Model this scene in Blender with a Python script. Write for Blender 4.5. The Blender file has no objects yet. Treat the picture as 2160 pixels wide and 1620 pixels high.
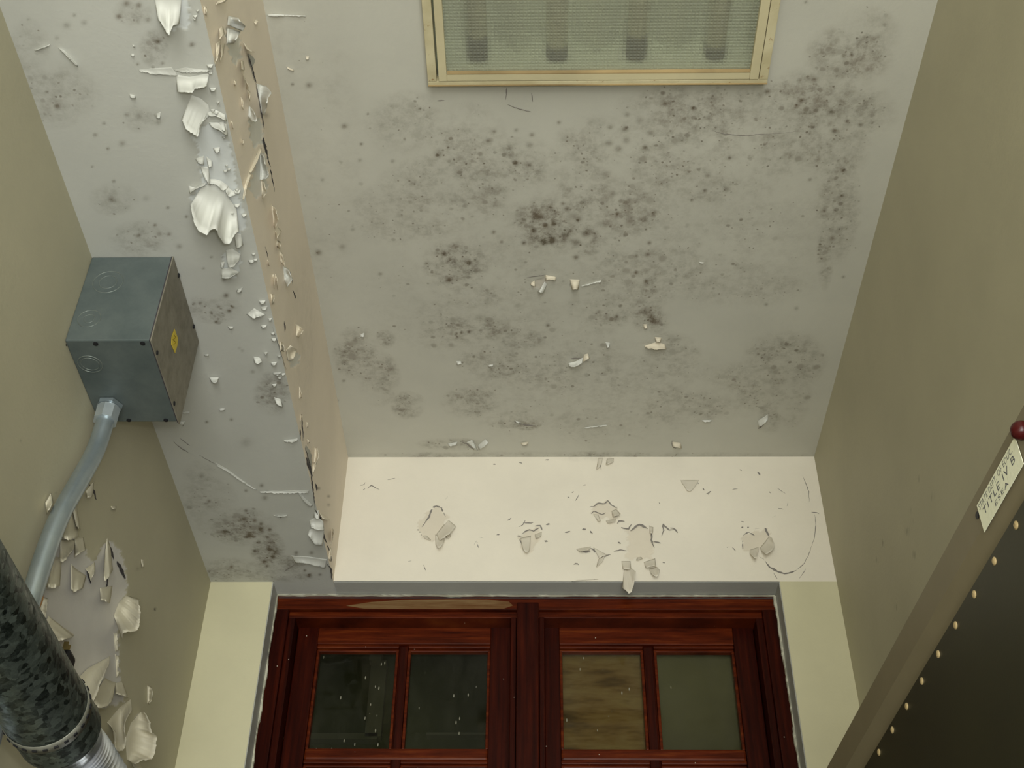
import bpy, bmesh, math, random
import numpy as np
from mathutils import Vector, Matrix, noise as mnoise
random.seed(7); rng = np.random.default_rng(7)
sc = bpy.context.scene
COL = sc.collection

# ------------------------------------------------------------------ camera
F_PX = 2683.0
U = Vector((43, -3126, F_PX)).normalized()            # world axes seen by the camera
Fw = Vector((55, 2303, F_PX)); Fw = (Fw - U * Fw.dot(U)).normalized()
X = Fw.cross(U)
if X.x < 0: X = -X
cam_d = bpy.data.cameras.new('camera'); cam = bpy.data.objects.new('camera', cam_d); COL.objects.link(cam)
cam_d.sensor_width = 36.0; cam_d.lens = F_PX / 2160 * 36.0; cam_d.clip_start = 0.02
r_ = Vector((X.x, Fw.x, U.x)); u_ = -Vector((X.y, Fw.y, U.y)); f_ = Vector((X.z, Fw.z, U.z))
cam.matrix_world = Matrix(((r_.x, u_.x, -f_.x, 0), (r_.y, u_.y, -f_.y, 0), (r_.z, u_.z, -f_.z, 0), (0, 0, 0, 1)))
sc.camera = cam

# ------------------------------------------------------------------ light
sc.view_settings.view_transform = 'Standard'; sc.view_settings.look = 'None'
sc.view_settings.exposure = -0.06; sc.view_settings.gamma = 1.0
w = bpy.data.worlds.new('world'); sc.world = w; w.use_nodes = True
w.node_tree.nodes['Background'].inputs[0].default_value = (0.90, 0.93, 1.0, 1)
w.node_tree.nodes['Background'].inputs[1].default_value = 0.9
def area(name, loc, aim, sx, sy, power, col):
    l = bpy.data.lights.new(name, 'AREA'); l.shape = 'RECTANGLE'; l.size = sx; l.size_y = sy
    l.energy = power; l.color = col
    o = bpy.data.objects.new(name, l); COL.objects.link(o); o.location = loc
    o.rotation_euler = (Vector(aim) - Vector(loc)).to_track_quat('-Z', 'Y').to_euler(); return o
area('daylight_from_corridor_end', (0.0, -2.2, -0.2), (0, 1.0, 0.9), 1.0, 2.0, 62, (0.98, 1.0, 0.93))
area('fill_from_right_behind', (0.50, -0.75, -0.45), (-0.55, 1.1, 0.9), 0.9, 1.0, 41, (0.98, 1.0, 0.96))  # added fill with no window behind it; lifts left wall and ceiling
area('camera_flash', (0.02, -0.03, 0.07), (0.05, 1.4, 1.15), 0.06, 0.04, 4.0, (0.97, 0.99, 0.96))

# ------------------------------------------------------------------ helpers
def ray(px, py):
    v = Vector((px - 1080, py - 810, F_PX)); return Vector((v.dot(X), v.dot(Fw), v.dot(U)))
ZC, ZL, XB, XW, YH, XR = 1.5, 1.218, -0.365, -0.587, 1.965, 0.5377
PL = {'C': (2, ZC, -1), 'L': (2, ZL, -1), 'B': (0, XB, 1), 'W': (0, XW, 1), 'H': (1, YH, -1), 'R': (0, XR, -1)}
def on(pl, px, py, off=0.0):
    ax, d, s = PL[pl]; r = ray(px, py); t = (d + s * off) / r[ax]; return r * t
def mesh_obj(name, verts, faces, mat=None, parent=None, smooth=False):
    m = bpy.data.meshes.new(name); m.from_pydata([tuple(v) for v in verts], [], faces); m.update()
    if smooth: m.polygons.foreach_set('use_smooth', [True] * len(m.polygons))
    o = bpy.data.objects.new(name, m); COL.objects.link(o)
    if mat: m.materials.append(mat)
    if parent: o.parent = parent
    return o
def bm_obj(name, bm, mat=None, parent=None, smooth=False):
    m = bpy.data.meshes.new(name); bmesh.ops.recalc_face_normals(bm, faces=bm.faces); bm.to_mesh(m); bm.free()
    if smooth: m.polygons.foreach_set('use_smooth', [True] * len(m.polygons))
    o = bpy.data.objects.new(name, m); COL.objects.link(o)
    if mat: m.materials.append(mat)
    if parent: o.parent = parent
    return o
def tag(o, label=None, cat=None, group=None, kind=None):
    if label: o['label'] = label
    if cat: o['category'] = cat
    if group: o['group'] = group
    if kind: o['kind'] = kind
    return o
def box(bm, a, b, bevel=0.0):
    xs, ys, zs = zip(a, b)
    x0, x1, y0, y1, z0, z1 = min(xs), max(xs), min(ys), max(ys), min(zs), max(zs)
    r = bmesh.ops.create_cube(bm, size=1.0); vs = r['verts']
    for v in vs:
        v.co = Vector(((x0 + x1) / 2 + v.co.x * (x1 - x0), (y0 + y1) / 2 + v.co.y * (y1 - y0), (z0 + z1) / 2 + v.co.z * (z1 - z0)))
    if bevel > 0:
        es = list({e for v in vs for e in v.link_edges})
        bmesh.ops.bevel(bm, geom=es, offset=bevel, segments=2, affect='EDGES', profile=0.6)
def boxo(name, a, b, mat, parent=None, bevel=0.0):
    bm = bmesh.new(); box(bm, a, b, bevel); return bm_obj(name, bm, mat, parent)
def frame_of(t, up=Vector((0, 0, 1))):
    t = t.normalized()
    if abs(t.dot(up)) > 0.97: up = Vector((0, 1, 0))
    a = t.cross(up).normalized(); b = t.cross(a).normalized(); return a, b
def tube(bm, pts, rad, seg=24, caps=True):
    pts = [Vector(p) for p in pts]; rings = []
    rads = rad if isinstance(rad, (list, tuple)) else [rad] * len(pts)
    a = None
    for i, p in enumerate(pts):
        t = (pts[min(i + 1, len(pts) - 1)] - pts[max(i - 1, 0)]).normalized()
        if a is None: a, b = frame_of(t)
        else:
            a = (a - t * a.dot(t)).normalized(); b = t.cross(a)
        rings.append([bm.verts.new(p + a * math.cos(2 * math.pi * k / seg) * rads[i] + b * math.sin(2 * math.pi * k / seg) * rads[i]) for k in range(seg)])
    for i in range(len(rings) - 1):
        for k in range(seg):
            bm.faces.new((rings[i][k], rings[i][(k + 1) % seg], rings[i + 1][(k + 1) % seg], rings[i + 1][k]))
    if caps:
        bm.faces.new(rings[0]); bm.faces.new(rings[-1])
def smooth_path(pts, n=8):
    pts = [Vector(p) for p in pts]; P = [pts[0]] + pts + [pts[-1]]; out = []
    for i in range(1, len(P) - 2):
        p0, p1, p2, p3 = P[i - 1], P[i], P[i + 1], P[i + 2]
        for k in range(n):
            t = k / n
            out.append(0.5 * ((2 * p1) + (p2 - p0) * t + (2 * p0 - 5 * p1 + 4 * p2 - p3) * t * t + (3 * p1 - p0 - 3 * p2 + p3) * t ** 3))
    out.append(pts[-1]); return out

# ------------------------------------------------------------------ materials
def new_mat(name, rough=0.6, metal=0.0, spec=0.3):
    m = bpy.data.materials.new(name); m.use_nodes = True
    b = m.node_tree.nodes['Principled BSDF']
    b.inputs['Roughness'].default_value = rough; b.inputs['Metallic'].default_value = metal
    b.inputs['Specular IOR Level'].default_value = spec
    return m, m.node_tree, b
def N(nt, typ, **kw):
    n = nt.nodes.new(typ)
    for k, v in kw.items(): setattr(n, k, v)
    return n
def ramp(nt, fac, stops):
    r = N(nt, 'ShaderNodeValToRGB'); e = r.color_ramp.elements
    while len(e) < len(stops): e.new(0.5)
    for i, (p, c) in enumerate(stops):
        e[i].position = p; e[i].color = (*c, 1) if len(c) == 3 else c
    nt.links.new(fac, r.inputs[0]); return r.outputs[0]
def noise(nt, scale, detail=4, vec=None, rough=0.55):
    n = N(nt, 'ShaderNodeTexNoise'); n.inputs['Scale'].default_value = scale; n.inputs['Detail'].default_value = detail
    n.inputs['Roughness'].default_value = rough
    if vec: nt.links.new(vec, n.inputs['Vector'])
    return n.outputs[0]
def coords(nt, scale=(1, 1, 1)):
    g = N(nt, 'ShaderNodeNewGeometry'); mp = N(nt, 'ShaderNodeMapping'); mp.inputs['Scale'].default_value = scale
    nt.links.new(g.outputs['Position'], mp.inputs['Vector']); return mp.outputs[0]
def math_n(nt, op, a, b=None, clamp=False):
    n = N(nt, 'ShaderNodeMath', operation=op); n.use_clamp = clamp
    for i, v in enumerate((a, b)):
        if v is None: continue
        if isinstance(v, (int, float)): n.inputs[i].default_value = v
        else: nt.links.new(v, n.inputs[i])
    return n.outputs[0]
def mixc(nt, fac, a, b):
    n = N(nt, 'ShaderNodeMix', data_type='RGBA')
    for s, v in ((n.inputs[0], fac), (n.inputs[6], a), (n.inputs[7], b)):
        if isinstance(v, (int, float)): s.default_value = v
        elif isinstance(v, tuple): s.default_value = (*v, 1)
        else: nt.links.new(v, s)
    return n.outputs[2]
def bump(nt, bsdf, h, strength=0.3, dist=0.001):
    b = N(nt, 'ShaderNodeBump'); b.inputs['Strength'].default_value = strength; b.inputs['Distance'].default_value = dist
    nt.links.new(h, b.inputs['Height']); nt.links.new(b.outputs[0], bsdf.inputs['Normal'])
def paint(name, col, rough=0.55, var=0.05, bstr=0.35, bscale=260, spec=0.25):
    m, nt, b = new_mat(name, rough, 0, spec); v = coords(nt)
    lo = tuple(c * (1 - var) for c in col); hi = tuple(min(1, c * (1 + var)) for c in col)
    c = ramp(nt, noise(nt, 7, 5, v), [(0.3, lo), (0.7, hi)])
    nt.links.new(c, b.inputs['Base Color']); bump(nt, b, noise(nt, bscale, 3, v), bstr, 0.0006); return m
def stained_paint(name, col, bare, var=0.05, mould=(0.105, 0.098, 0.068)):
    """paint with mould where the mesh's dirt attribute says: R = mouldy area, G = single spots, B = paint gone"""
    m, nt, b = new_mat(name, 0.6, 0, 0.2); v = coords(nt)
    at = N(nt, 'ShaderNodeAttribute', attribute_name='dirt'); sp = N(nt, 'ShaderNodeSeparateColor'); nt.links.new(at.outputs['Color'], sp.inputs[0])
    R_, G_, B_ = sp.outputs
    pm = N(nt, 'ShaderNodeMapRange'); pm.inputs['From Min'].default_value = 0.36; pm.inputs['From Max'].default_value = 0.58; pm.inputs['To Min'].default_value = 0.18; pm.inputs['To Max'].default_value = 1.65
    nt.links.new(noise(nt, 17, 6, v, 0.6), pm.inputs['Value']); R_ = math_n(nt, 'MULTIPLY', R_, pm.outputs[0])
    lo = tuple(c * (1 - var) for c in col); hi = tuple(min(1, c * (1 + var)) for c in col)
    base = ramp(nt, noise(nt, 6, 5, v), [(0.3, lo), (0.7, hi)])
    base = mixc(nt, B_, base, mixc(nt, noise(nt, 40, 4, v), tuple(x * 0.9 for x in bare), bare))
    # mould: soft smudge + two sizes of round colonies
    dv = N(nt, 'ShaderNodeVectorMath', operation='ADD'); ns = N(nt, 'ShaderNodeTexNoise'); ns.inputs['Scale'].default_value = 160; ns.inputs['Detail'].default_value = 3
    nt.links.new(v, ns.inputs['Vector'])
    sc_ = N(nt, 'ShaderNodeVectorMath', operation='SCALE'); sc_.inputs['Scale'].default_value = 0.0045
    nt.links.new(ns.outputs['Color'], sc_.inputs[0]); nt.links.new(v, dv.inputs[0]); nt.links.new(sc_.outputs[0], dv.inputs[1])
    tot = None
    for scale, size, amt in ((62, 0.40, 0.62), (125, 0.36, 0.75), (34, 0.42, 0.42)):
        vo = N(nt, 'ShaderNodeTexVoronoi', feature='F1', distance='EUCLIDEAN'); vo.inputs['Scale'].default_value = scale
        nt.links.new(dv.outputs[0], vo.inputs['Vector'])
        s2 = N(nt, 'ShaderNodeSeparateColor'); nt.links.new(vo.outputs['Color'], s2.inputs[0])
        keep = math_n(nt, 'SUBTRACT', math_n(nt, 'MULTIPLY', R_, 1.15), s2.outputs[0], True)     # more colonies where it is mouldier
        rad = math_n(nt, 'MULTIPLY', math_n(nt, 'POWER', keep, 0.35), size)
        inside = math_n(nt, 'SUBTRACT', 1.0, math_n(nt, 'DIVIDE', vo.outputs['Distance'], math_n(nt, 'ADD', rad, 0.001)), True)
        inside = math_n(nt, 'MULTIPLY', math_n(nt, 'MULTIPLY', inside, 2.0, True), math_n(nt, 'ADD', math_n(nt, 'MULTIPLY', s2.outputs[1], 0.8), 0.2))
        inside = math_n(nt, 'MULTIPLY', inside, amt)
        tot = inside if tot is None else math_n(nt, 'MAXIMUM', tot, inside)
    smn = N(nt, 'ShaderNodeMapRange'); smn.inputs['From Min'].default_value = 0.42; smn.inputs['From Max'].default_value = 0.72
    nt.links.new(noise(nt, 60, 6, v, 0.72), smn.inputs['Value'])
    smudge = math_n(nt, 'MULTIPLY', math_n(nt, 'MULTIPLY', R_, smn.outputs[0]), 0.62)
    base_smudge = math_n(nt, 'MULTIPLY', R_, 0.13)
    gg = math_n(nt, 'MULTIPLY', G_, math_n(nt, 'ADD', math_n(nt, 'MULTIPLY', noise(nt, 420, 2, v), 0.9), 0.55), True)
    f = math_n(nt, 'ADD', math_n(nt, 'ADD', math_n(nt, 'MAXIMUM', tot, smudge), base_smudge), gg, True)
    mc = mixc(nt, noise(nt, 25, 2, v), mould, (mould[0] * 1.7, mould[1] * 1.4, mould[2] * 1.5))
    c = mixc(nt, f, base, mc)
    nt.links.new(c, b.inputs['Base Color'])
    bump(nt, b, noise(nt, 190, 4, v), 0.35, 0.0008); return m

M = {}
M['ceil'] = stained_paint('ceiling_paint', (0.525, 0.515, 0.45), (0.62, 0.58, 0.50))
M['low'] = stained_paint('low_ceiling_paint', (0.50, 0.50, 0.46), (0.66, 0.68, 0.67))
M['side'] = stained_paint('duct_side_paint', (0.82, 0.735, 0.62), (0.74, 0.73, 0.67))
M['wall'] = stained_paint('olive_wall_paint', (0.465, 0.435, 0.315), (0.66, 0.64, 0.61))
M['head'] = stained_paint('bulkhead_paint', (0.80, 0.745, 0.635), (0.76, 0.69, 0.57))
M['jamb'] = paint('cream_wall_paint', (0.62, 0.585, 0.40))
M['reveal'] = paint('reveal_grey', (0.40, 0.40, 0.37), 0.45)  # even grey, darker than the cream jamb
M['flake'] = paint('peeling_white_paint', (0.62, 0.62, 0.575), 0.5, 0.03, 0.15)
M['flake_low'] = paint('lifted_ceiling_paint', (0.52, 0.52, 0.48), 0.5, 0.03, 0.2)
M['flake_tan'] = paint('peeling_tan_paint', (0.66, 0.60, 0.48), 0.5, 0.03, 0.15)
M['flake_wall'] = paint('peeling_wall_paint', (0.62, 0.58, 0.46), 0.5, 0.04, 0.15)
M['flake_head'] = paint('peeling_bulkhead_paint', (0.70, 0.65, 0.55), 0.5, 0.04, 0.15)
M['crack'] = paint('dark_crack_and_shade', (0.055, 0.05, 0.055), 0.8)  # dark of splits and seams, also the painted shadow line on the frame head
M['split_shade'] = paint('crack_and_lip_shade', (0.24, 0.22, 0.20), 0.8)  # on the bulkhead this paints in the shade behind lifted lips
M['caulk'] = paint('old_ragged_paint_edge', (0.62, 0.60, 0.48), 0.6, 0.12)

# ------------------------------------------------------------------ surfaces with dirt
def grid_surface(name, pl, a0, a1, b0, b1, step, mat, blobs=(), dots=(), bares=(), hole=None, broad=0.0, warp=0.0012):
    """regular mesh on a wall or ceiling plane; a, b are the two in-plane axes in ascending axis order"""
    ax, d, s = PL[pl]; ia, ib = [i for i in range(3) if i != ax]
    na, nb = int((a1 - a0) / step) + 1, int((b1 - b0) / step) + 1
    A = np.linspace(a0, a1, na); B = np.linspace(b0, b1, nb); GA, GB = np.meshgrid(A, B, indexing='ij')
    co = np.zeros((na * nb, 3)); co[:, ax] = d; co[:, ia] = GA.ravel(); co[:, ib] = GB.ravel()
    Mx = np.array([list(X), list(Fw), list(U)]).T        # world -> camera
    cc = co @ Mx.T; okz = cc[:, 2] > 0.05
    px = np.where(okz, cc[:, 0] / np.maximum(cc[:, 2], .05) * F_PX + 1080, -9e3); py = np.where(okz, cc[:, 1] / np.maximum(cc[:, 2], .05) * F_PX + 810, -9e3)
    Rr = np.full(len(co), broad); Gg = np.zeros(len(co)); Bb = np.zeros(len(co))
    for (cx, cy, rx, ry, k) in blobs:
        if k < .7: k *= 1.22
        q = ((px - cx) / rx) ** 2 + ((py - cy) / ry) ** 2
        Rr = np.maximum(Rr, k * np.clip(1.35 - q * 0.85, 0, 1)) * 1.0
    ppm = 1700.0
    for (cx, cy, r, k) in dots:
        q = ((px - cx) ** 2 + ((py - cy) * 1.15) ** 2) / r ** 2
        Gg = np.maximum(Gg, k * 0.8 * np.exp(-q * 1.5))
    for poly in bares:
        inside = np.zeros(len(co), bool); n = len(poly)
        jx = px + 2.5 * np.sin(py * 0.35) + 1.5 * np.sin(py * 0.9 + px * .4); jy = py + 2.5 * np.sin(px * 0.3 + 1)
        for i in range(n):
            x1, y1 = poly[i]; x2, y2 = poly[(i + 1) % n]
            if y1 == y2: continue
            c = ((y1 > jy) != (y2 > jy)) & (jx < (x2 - x1) * (jy - y1) / (y2 - y1) + x1); inside ^= c
        Bb = np.maximum(Bb, inside * 1.0)
    # gentle unevenness of old plaster; missing paint lies a little deeper
    wv = warp * (np.sin(GA * 9 + 1.3 * np.sin(GB * 7)) * np.sin(GB * 8 + 0.7)).ravel()
    edge = np.minimum.reduce([GA.ravel() - a0, a1 - GA.ravel(), GB.ravel() - b0, b1 - GB.ravel()])
    co[:, ax] += s * (wv * np.clip(edge * 12, 0, 1) - Bb * 0.0009)
    idx = np.arange(na * nb).reshape(na, nb)
    q = np.stack([idx[:-1, :-1], idx[1:, :-1], idx[1:, 1:], idx[:-1, 1:]], -1).reshape(-1, 4)
    if hole:
        ca = co[q][:, :, ia].mean(1); cb = co[q][:, :, ib].mean(1)
        q = q[~((ca > hole[0]) & (ca < hole[1]) & (cb > hole[2]) & (cb < hole[3]))]
    flip = (s if ax != 1 else -s) < 0
    if flip: q = q[:, ::-1]
    me = bpy.data.meshes.new(name); me.vertices.add(len(co)); me.vertices.foreach_set('co', co.ravel())
    me.loops.add(q.size); me.polygons.add(len(q)); me.loops.foreach_set('vertex_index', q.ravel().astype(np.int32))
    me.polygons.foreach_set('loop_start', np.arange(0, q.size, 4, dtype=np.int32)); me.polygons.foreach_set('loop_total', np.full(len(q), 4, np.int32))
    me.update(calc_edges=True); me.validate()
    at = me.color_attributes.new('dirt', 'FLOAT_COLOR', 'POINT')
    at.data.foreach_set('color', np.stack([Rr, Gg, Bb, np.ones(len(co))], -1).astype(np.float32).ravel())
    me.polygons.foreach_set('use_smooth', [True] * len(me.polygons))
    me.materials.append(mat)
    o = bpy.data.objects.new(name, me); COL.objects.link(o); return o

# mould patches (ellipses) and single spots as seen on the plaster
C_BLOBS = [(1760,240,110,75,.75),(1790,120,80,60,.75),(1830,70,60,50,.35),(1690,190,60,40,.6),(1650,230,100,60,.5),(1480,225,150,45,.55),(1430,290,150,60,.5),
 (1560,330,190,60,.5),(1750,320,70,60,.65),(1500,380,170,60,.38),(1765,430,45,110,.45),(1740,540,16,60,.6),(1300,310,130,60,.5),(1260,410,90,90,.48),
 (1330,450,70,60,.5),(1145,470,60,50,.95),(1220,505,55,35,1.0),(1110,345,70,50,.5),(985,285,70,60,.4),(1000,390,80,80,.5),(920,400,110,70,.42),
 (860,260,80,60,.3),(860,450,130,60,.35),(960,560,65,50,.9),(1000,625,60,30,.55),(1340,600,90,50,.5),(1400,560,160,40,.38),(1550,590,150,50,.3),
 (1368,672,40,30,.95),(1300,670,60,18,.5),(1010,695,95,30,.75),(1100,718,50,22,.8),(1050,765,75,40,.48),(1140,790,80,30,.4),(755,745,45,50,.85),(810,715,22,18,.7),
 (800,800,38,50,.62),(860,855,32,25,.85),(940,700,60,40,.3),(1405,750,65,45,.55),(1260,770,60,35,.38),(1655,760,75,55,.5),(1665,830,40,60,.5),
 (1625,880,22,30,.6),(1560,820,60,50,.36),(1430,855,110,50,.33),(1080,885,55,18,.75),(1112,897,28,10,1),(1000,850,60,30,.55),(950,937,60,12,.75),
 (915,962,60,8,.7),(1240,962,40,9,.5),(1250,820,260,110,.26),(1100,620,300,140,.2),(1350,480,400,150,.2),(690,380,70,300,.12),(620,110,60,100,.12),(1200,960,480,7,.28)]
C_DOTS = [(652,180,8,.8),(617,178,4,1),(726,266,7,.9),(762,303,4,1),(759,337,5,.6),(828,339,5,.6),(680,379,4,.6),(776,240,3,1),(886,229,3,1),(1043,278,5,.8),
 (1089,275,5,.7),(1122,285,6,.9),(1030,298,8,.6),(672,533,8,.9),(722,521,8,.5),(744,484,5,.5),(1179,259,5,.8),(925,325,11,.6),(1117,307,9,.6),(1076,312,9,.6),
 (1089,346,9,.7),(1117,349,4,.9),(1041,489,5,1),(1058,510,4,1),(1105,512,6,1),(1133,455,12,.8),(1147,511,9,1),(1165,507,9,1),(1168,473,6,.9),(1151,476,7,.7),
 (1187,430,5,.9),(1196,442,6,.9),(1160,437,5,.9),(1125,486,6,.9),(990,553,6,.9),(937,535,6,.8),(947,590,8,.8),(802,578,5,.7),(899,555,4,.7),(1618,193,7,1),
 (1787,255,5,1),(1462,227,4,1),(1613,304,4,1),(1539,333,4,1),(1487,402,5,1),(1532,399,8,.7),(1459,423,4,.9),(1321,297,9,.6),(1318,273,8,.8),(1373,281,8,.7),
 (1287,269,6,.7),(1305,315,9,.6),(1286,303,8,.6),(1361,310,6,.6),(1397,307,10,.4),(1278,370,11,.6),(1293,410,8,.6),(1360,410,6,.5),(1323,429,10,.6),(1302,451,6,.9),
 (1278,473,11,.6),(1329,466,9,.5),(1357,463,9,.5),(1379,450,7,.6),(1219,463,10,.7),(1190,497,10,.9),(1215,512,11,.8),(1235,494,10,.9),(1215,543,7,1),(1164,509,8,1),
 (1370,513,5,1),(1366,537,6,.7),(1342,575,5,1),(1363,593,5,1),(1492,370,8,.6),(1779,358,5,.7),(1708,378,4,.9),(1739,444,5,.9),(1775,412,4,.8),(1779,584,4,.8),
 (1616,642,4,.8),(1680,650,5,.6),(1755,503,7,.7),(1323,242,7,.6),(1350,254,10,.5),(1404,220,6,.6),(1815,263,6,1),(1342,540,5,.6),(1156,687,5,.9),(1378,676,11,.9),
 (1302,667,4,.8),(1263,658,5,.7),(963,704,4,1),(973,702,4,1),(989,701,4,1),(725,803,4,.8),(712,845,3,.7),(1108,937,6,.8),(750,715,7,.5),(1740,218,9,.6),(1752,235,9,.6),
 (1713,268,5,.8),(1700,5,4,.8),(1843,82,8,.6),(1866,53,7,.5),(1852,80,6,.4),(1780,117,6,.8),(1797,115,5,.7),(1718,168,8,.7),(1760,275,7,.8),(1750,262,6,.6),(1690,212,5,.9),(1680,222,5,.7)]
L_BLOBS = [(110,200,90,60,.33),(60,110,40,60,.25),(280,25,35,25,.6),(325,100,28,35,.5),(240,420,45,30,.45),(290,250,50,25,.35),(300,505,60,35,.4),(450,650,50,28,.55),
 (575,830,35,40,.6),(510,1110,60,35,.8),(565,1160,32,35,.9),(430,1060,60,60,.28),(590,1190,60,18,.6),(480,1205,80,25,.45),(420,1000,30,25,.35),(600,1215,70,12,.4)]
L_DOTS = [(157,31,4,.9),(267,7,9,.9),(293,10,7,.9),(251,34,8,1),(313,41,7,.7),(333,87,6,.9),(405,94,7,1),(343,133,5,.7),(291,134,4,.8),(141,53,9,.5),(178,47,7,.5),(99,194,4,1),
 (121,223,7,.9),(293,245,9,.6),(267,241,5,.7),(333,258,7,.5),(220,259,4,.8),(201,284,5,.9),(258,302,8,.6),(228,313,4,1),(195,351,3,.9),(240,382,4,1),(235,420,8,.6),(308,418,9,.3),
 (354,438,4,1),(393,457,4,1),(327,475,4,1),(336,494,7,.6),(356,494,5,.9),(292,497,5,.8),(378,520,7,.6),(477,623,7,1),(484,656,5,1),(422,640,4,1),(409,641,4,.7),(461,647,4,.8),
 (491,648,4,.9),(445,659,4,.8),(455,679,4,1),(460,673,3,.8),(446,542,3,1),(429,566,3,.9),(470,543,3,.9),(472,590,5,.7),(425,1004,7,.6),(488,885,4,.9),(436,890,4,1),(519,933,13,.35),
 (441,1057,5,.9),(519,1034,4,.9),(559,1049,7,.7),(552,1023,5,.9),(563,1037,5,.6),(519,1076,4,1),(537,1097,6,1),(516,1094,8,.8),(551,1104,5,.9),(552,1116,8,.8),(569,1117,5,.9),
 (526,1130,8,.9),(546,1143,5,.8),(569,1158,9,.6),(580,1166,8,.7),(575,1175,6,1),(625,1166,5,.9),(624,1173,5,.9),(657,1166,5,.9),(537,1162,4,.8),(473,1120,7,.5),(475,1096,7,.4),
 (557,1185,5,1),(563,1194,5,1),(488,1195,4,.9),(643,1203,4,1),(652,1214,6,1),(675,1212,4,.8),(533,785,5,.6),(511,740,4,.5),(505,735,4,.4),(120,80,5,.5),(60,40,4,.4)]
W_BARE = [[(120,1120),(150,1118),(172,1140),(190,1185),(205,1175),(222,1140),(246,1150),(262,1190),(268,1235),(252,1290),(247,1330),(250,1400),(252,1440),(262,1480),(200,1500),(150,1450),(95,1345),(88,1280),(100,1200)],
 [(270,1580),(285,1510),(300,1502),(280,1600)]]
H_BARE = [[(914,1067),(878,1108),(888,1130),(902,1142),(925,1138),(935,1105),(947,1092),(930,1070)],[(1092,1130),(1115,1117),(1140,1110),(1137,1140),(1118,1165),(1100,1155)],
 [(1247,1072),(1262,1060),(1283,1056),(1303,1078),(1298,1092),(1255,1092)],[(1322,1120),(1350,1104),(1372,1118),(1380,1150),(1375,1178),(1318,1178),(1326,1150)],[(1565,1130),(1590,1122),(1622,1115),(1626,1140),(1600,1160),(1567,1165)]]
B_BARE = [[(478,60),(506,64),(512,120),(500,140),(484,110)],[(526,250),(552,252),(556,300),(537,312),(527,290)],[(605,742),(628,745),(636,752),(632,768),(613,777)],[(545,320),(560,320),(565,400),(545,420),(525,400)]]
L_BARE = [[(432,262),(470,272),(492,330),(500,400),(520,470),(505,500),(470,490),(440,470),(405,432),(402,415),(430,388),(420,352),(418,310),(400,280)],[(470,530),(505,532),(508,560),(498,585),(470,585)],[(345,-30),(395,-30),(400,60),(372,60),(350,70)]]

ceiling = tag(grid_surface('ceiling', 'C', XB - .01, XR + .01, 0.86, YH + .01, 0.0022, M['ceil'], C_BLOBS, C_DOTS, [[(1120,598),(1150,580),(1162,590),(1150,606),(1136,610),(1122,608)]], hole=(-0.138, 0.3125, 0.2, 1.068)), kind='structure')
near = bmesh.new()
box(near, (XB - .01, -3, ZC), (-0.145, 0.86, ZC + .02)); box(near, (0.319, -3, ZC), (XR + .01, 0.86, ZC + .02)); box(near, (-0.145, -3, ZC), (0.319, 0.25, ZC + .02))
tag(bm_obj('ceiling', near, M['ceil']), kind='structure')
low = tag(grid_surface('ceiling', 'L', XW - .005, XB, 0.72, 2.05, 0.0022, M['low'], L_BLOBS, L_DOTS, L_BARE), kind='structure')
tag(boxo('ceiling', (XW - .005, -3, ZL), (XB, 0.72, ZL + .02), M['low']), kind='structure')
side = tag(grid_surface('wall_soffit_side', 'B', 0.72, YH + .02, ZL, ZC, 0.0025, M['side'], [(640,700,30,150,.1)], [(577,640,3,.6),(672,1030,4,.9),(692,1047,4,.8),(692,1065,4,.6),(562,243,8,.5)], B_BARE), kind='structure')
tag(boxo('wall_soffit_side', (XB - .02, -3, ZL), (XB, 0.72, ZC), M['side']), kind='structure')
wleft = tag(grid_surface('wall_left', 'W', 0.75, YH + .02, 0.35, ZL, 0.003, M['wall'], [], [(290,1200,4,.5),(328,1284,3,.9),(120,1040,3,.5),(130,1052,4,.5),(45,930,3,.5)], W_BARE), kind='structure')
lb = bmesh.new(); box(lb, (XW - .02, -3, -1.6), (XW, 0.75, ZL)); box(lb, (XW - .02, 0.75, -1.6), (XW, YH + .02, 0.35))
tag(bm_obj('wall_left', lb, M['wall']), kind='structure')
wright = tag(grid_surface('wall_right', 'R', 0.3, YH + .02, -0.2, ZC, 0.006, M['wall'], [], [(1915,1120,5,.8),(1920,1078,3,.9),(1925,1100,3,.7),(1863,1145,3,.9),(1930,1170,4,1),(1968,1048,4,.8),(2027,1050,3,.6),(1850,1182,3,.8),(1890,1280,4,.7),(1938,1010,3,.6)], [], warp=.002), kind='structure')
rb = bmesh.new(); box(rb, (XR, -3, -1.6), (XR + .02, 0.3, ZC)); box(rb, (XR, 0.3, -1.6), (XR + .02, YH + .02, -0.2))
tag(bm_obj('wall_right', rb, M['wall']), kind='structure')
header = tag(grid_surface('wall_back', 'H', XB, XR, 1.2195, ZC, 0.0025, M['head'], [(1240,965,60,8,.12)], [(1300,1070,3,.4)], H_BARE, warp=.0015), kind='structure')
hb = bmesh.new(); box(hb, (XB, YH + .004, 1.2195), (XR, 2.13, ZC + .05))
tag(bm_obj('wall_back', hb, M['reveal']), kind='structure')
tag(boxo('wall_back', (XW - .01, YH, -1.6), (-0.475, 2.13, ZL), M['jamb']), kind='structure')
tag(boxo('wall_back', (0.436, YH, -1.6), (XR + .01, 2.13, 1.2195), M['jamb']), kind='structure')
rv = bmesh.new(); box(rv, (-0.475, YH + .001, -1.6), (-0.4735, 2.06, ZL)); box(rv, (0.4345, YH + .001, -1.6), (0.436, 2.06, 1.2195))
tag(bm_obj('trim_1', rv, M['reveal']), kind='structure')
tag(boxo('ceiling', (-0.475, 2.045, ZL), (XB, 2.13, ZL + .05), M['reveal']), kind='structure')
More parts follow.
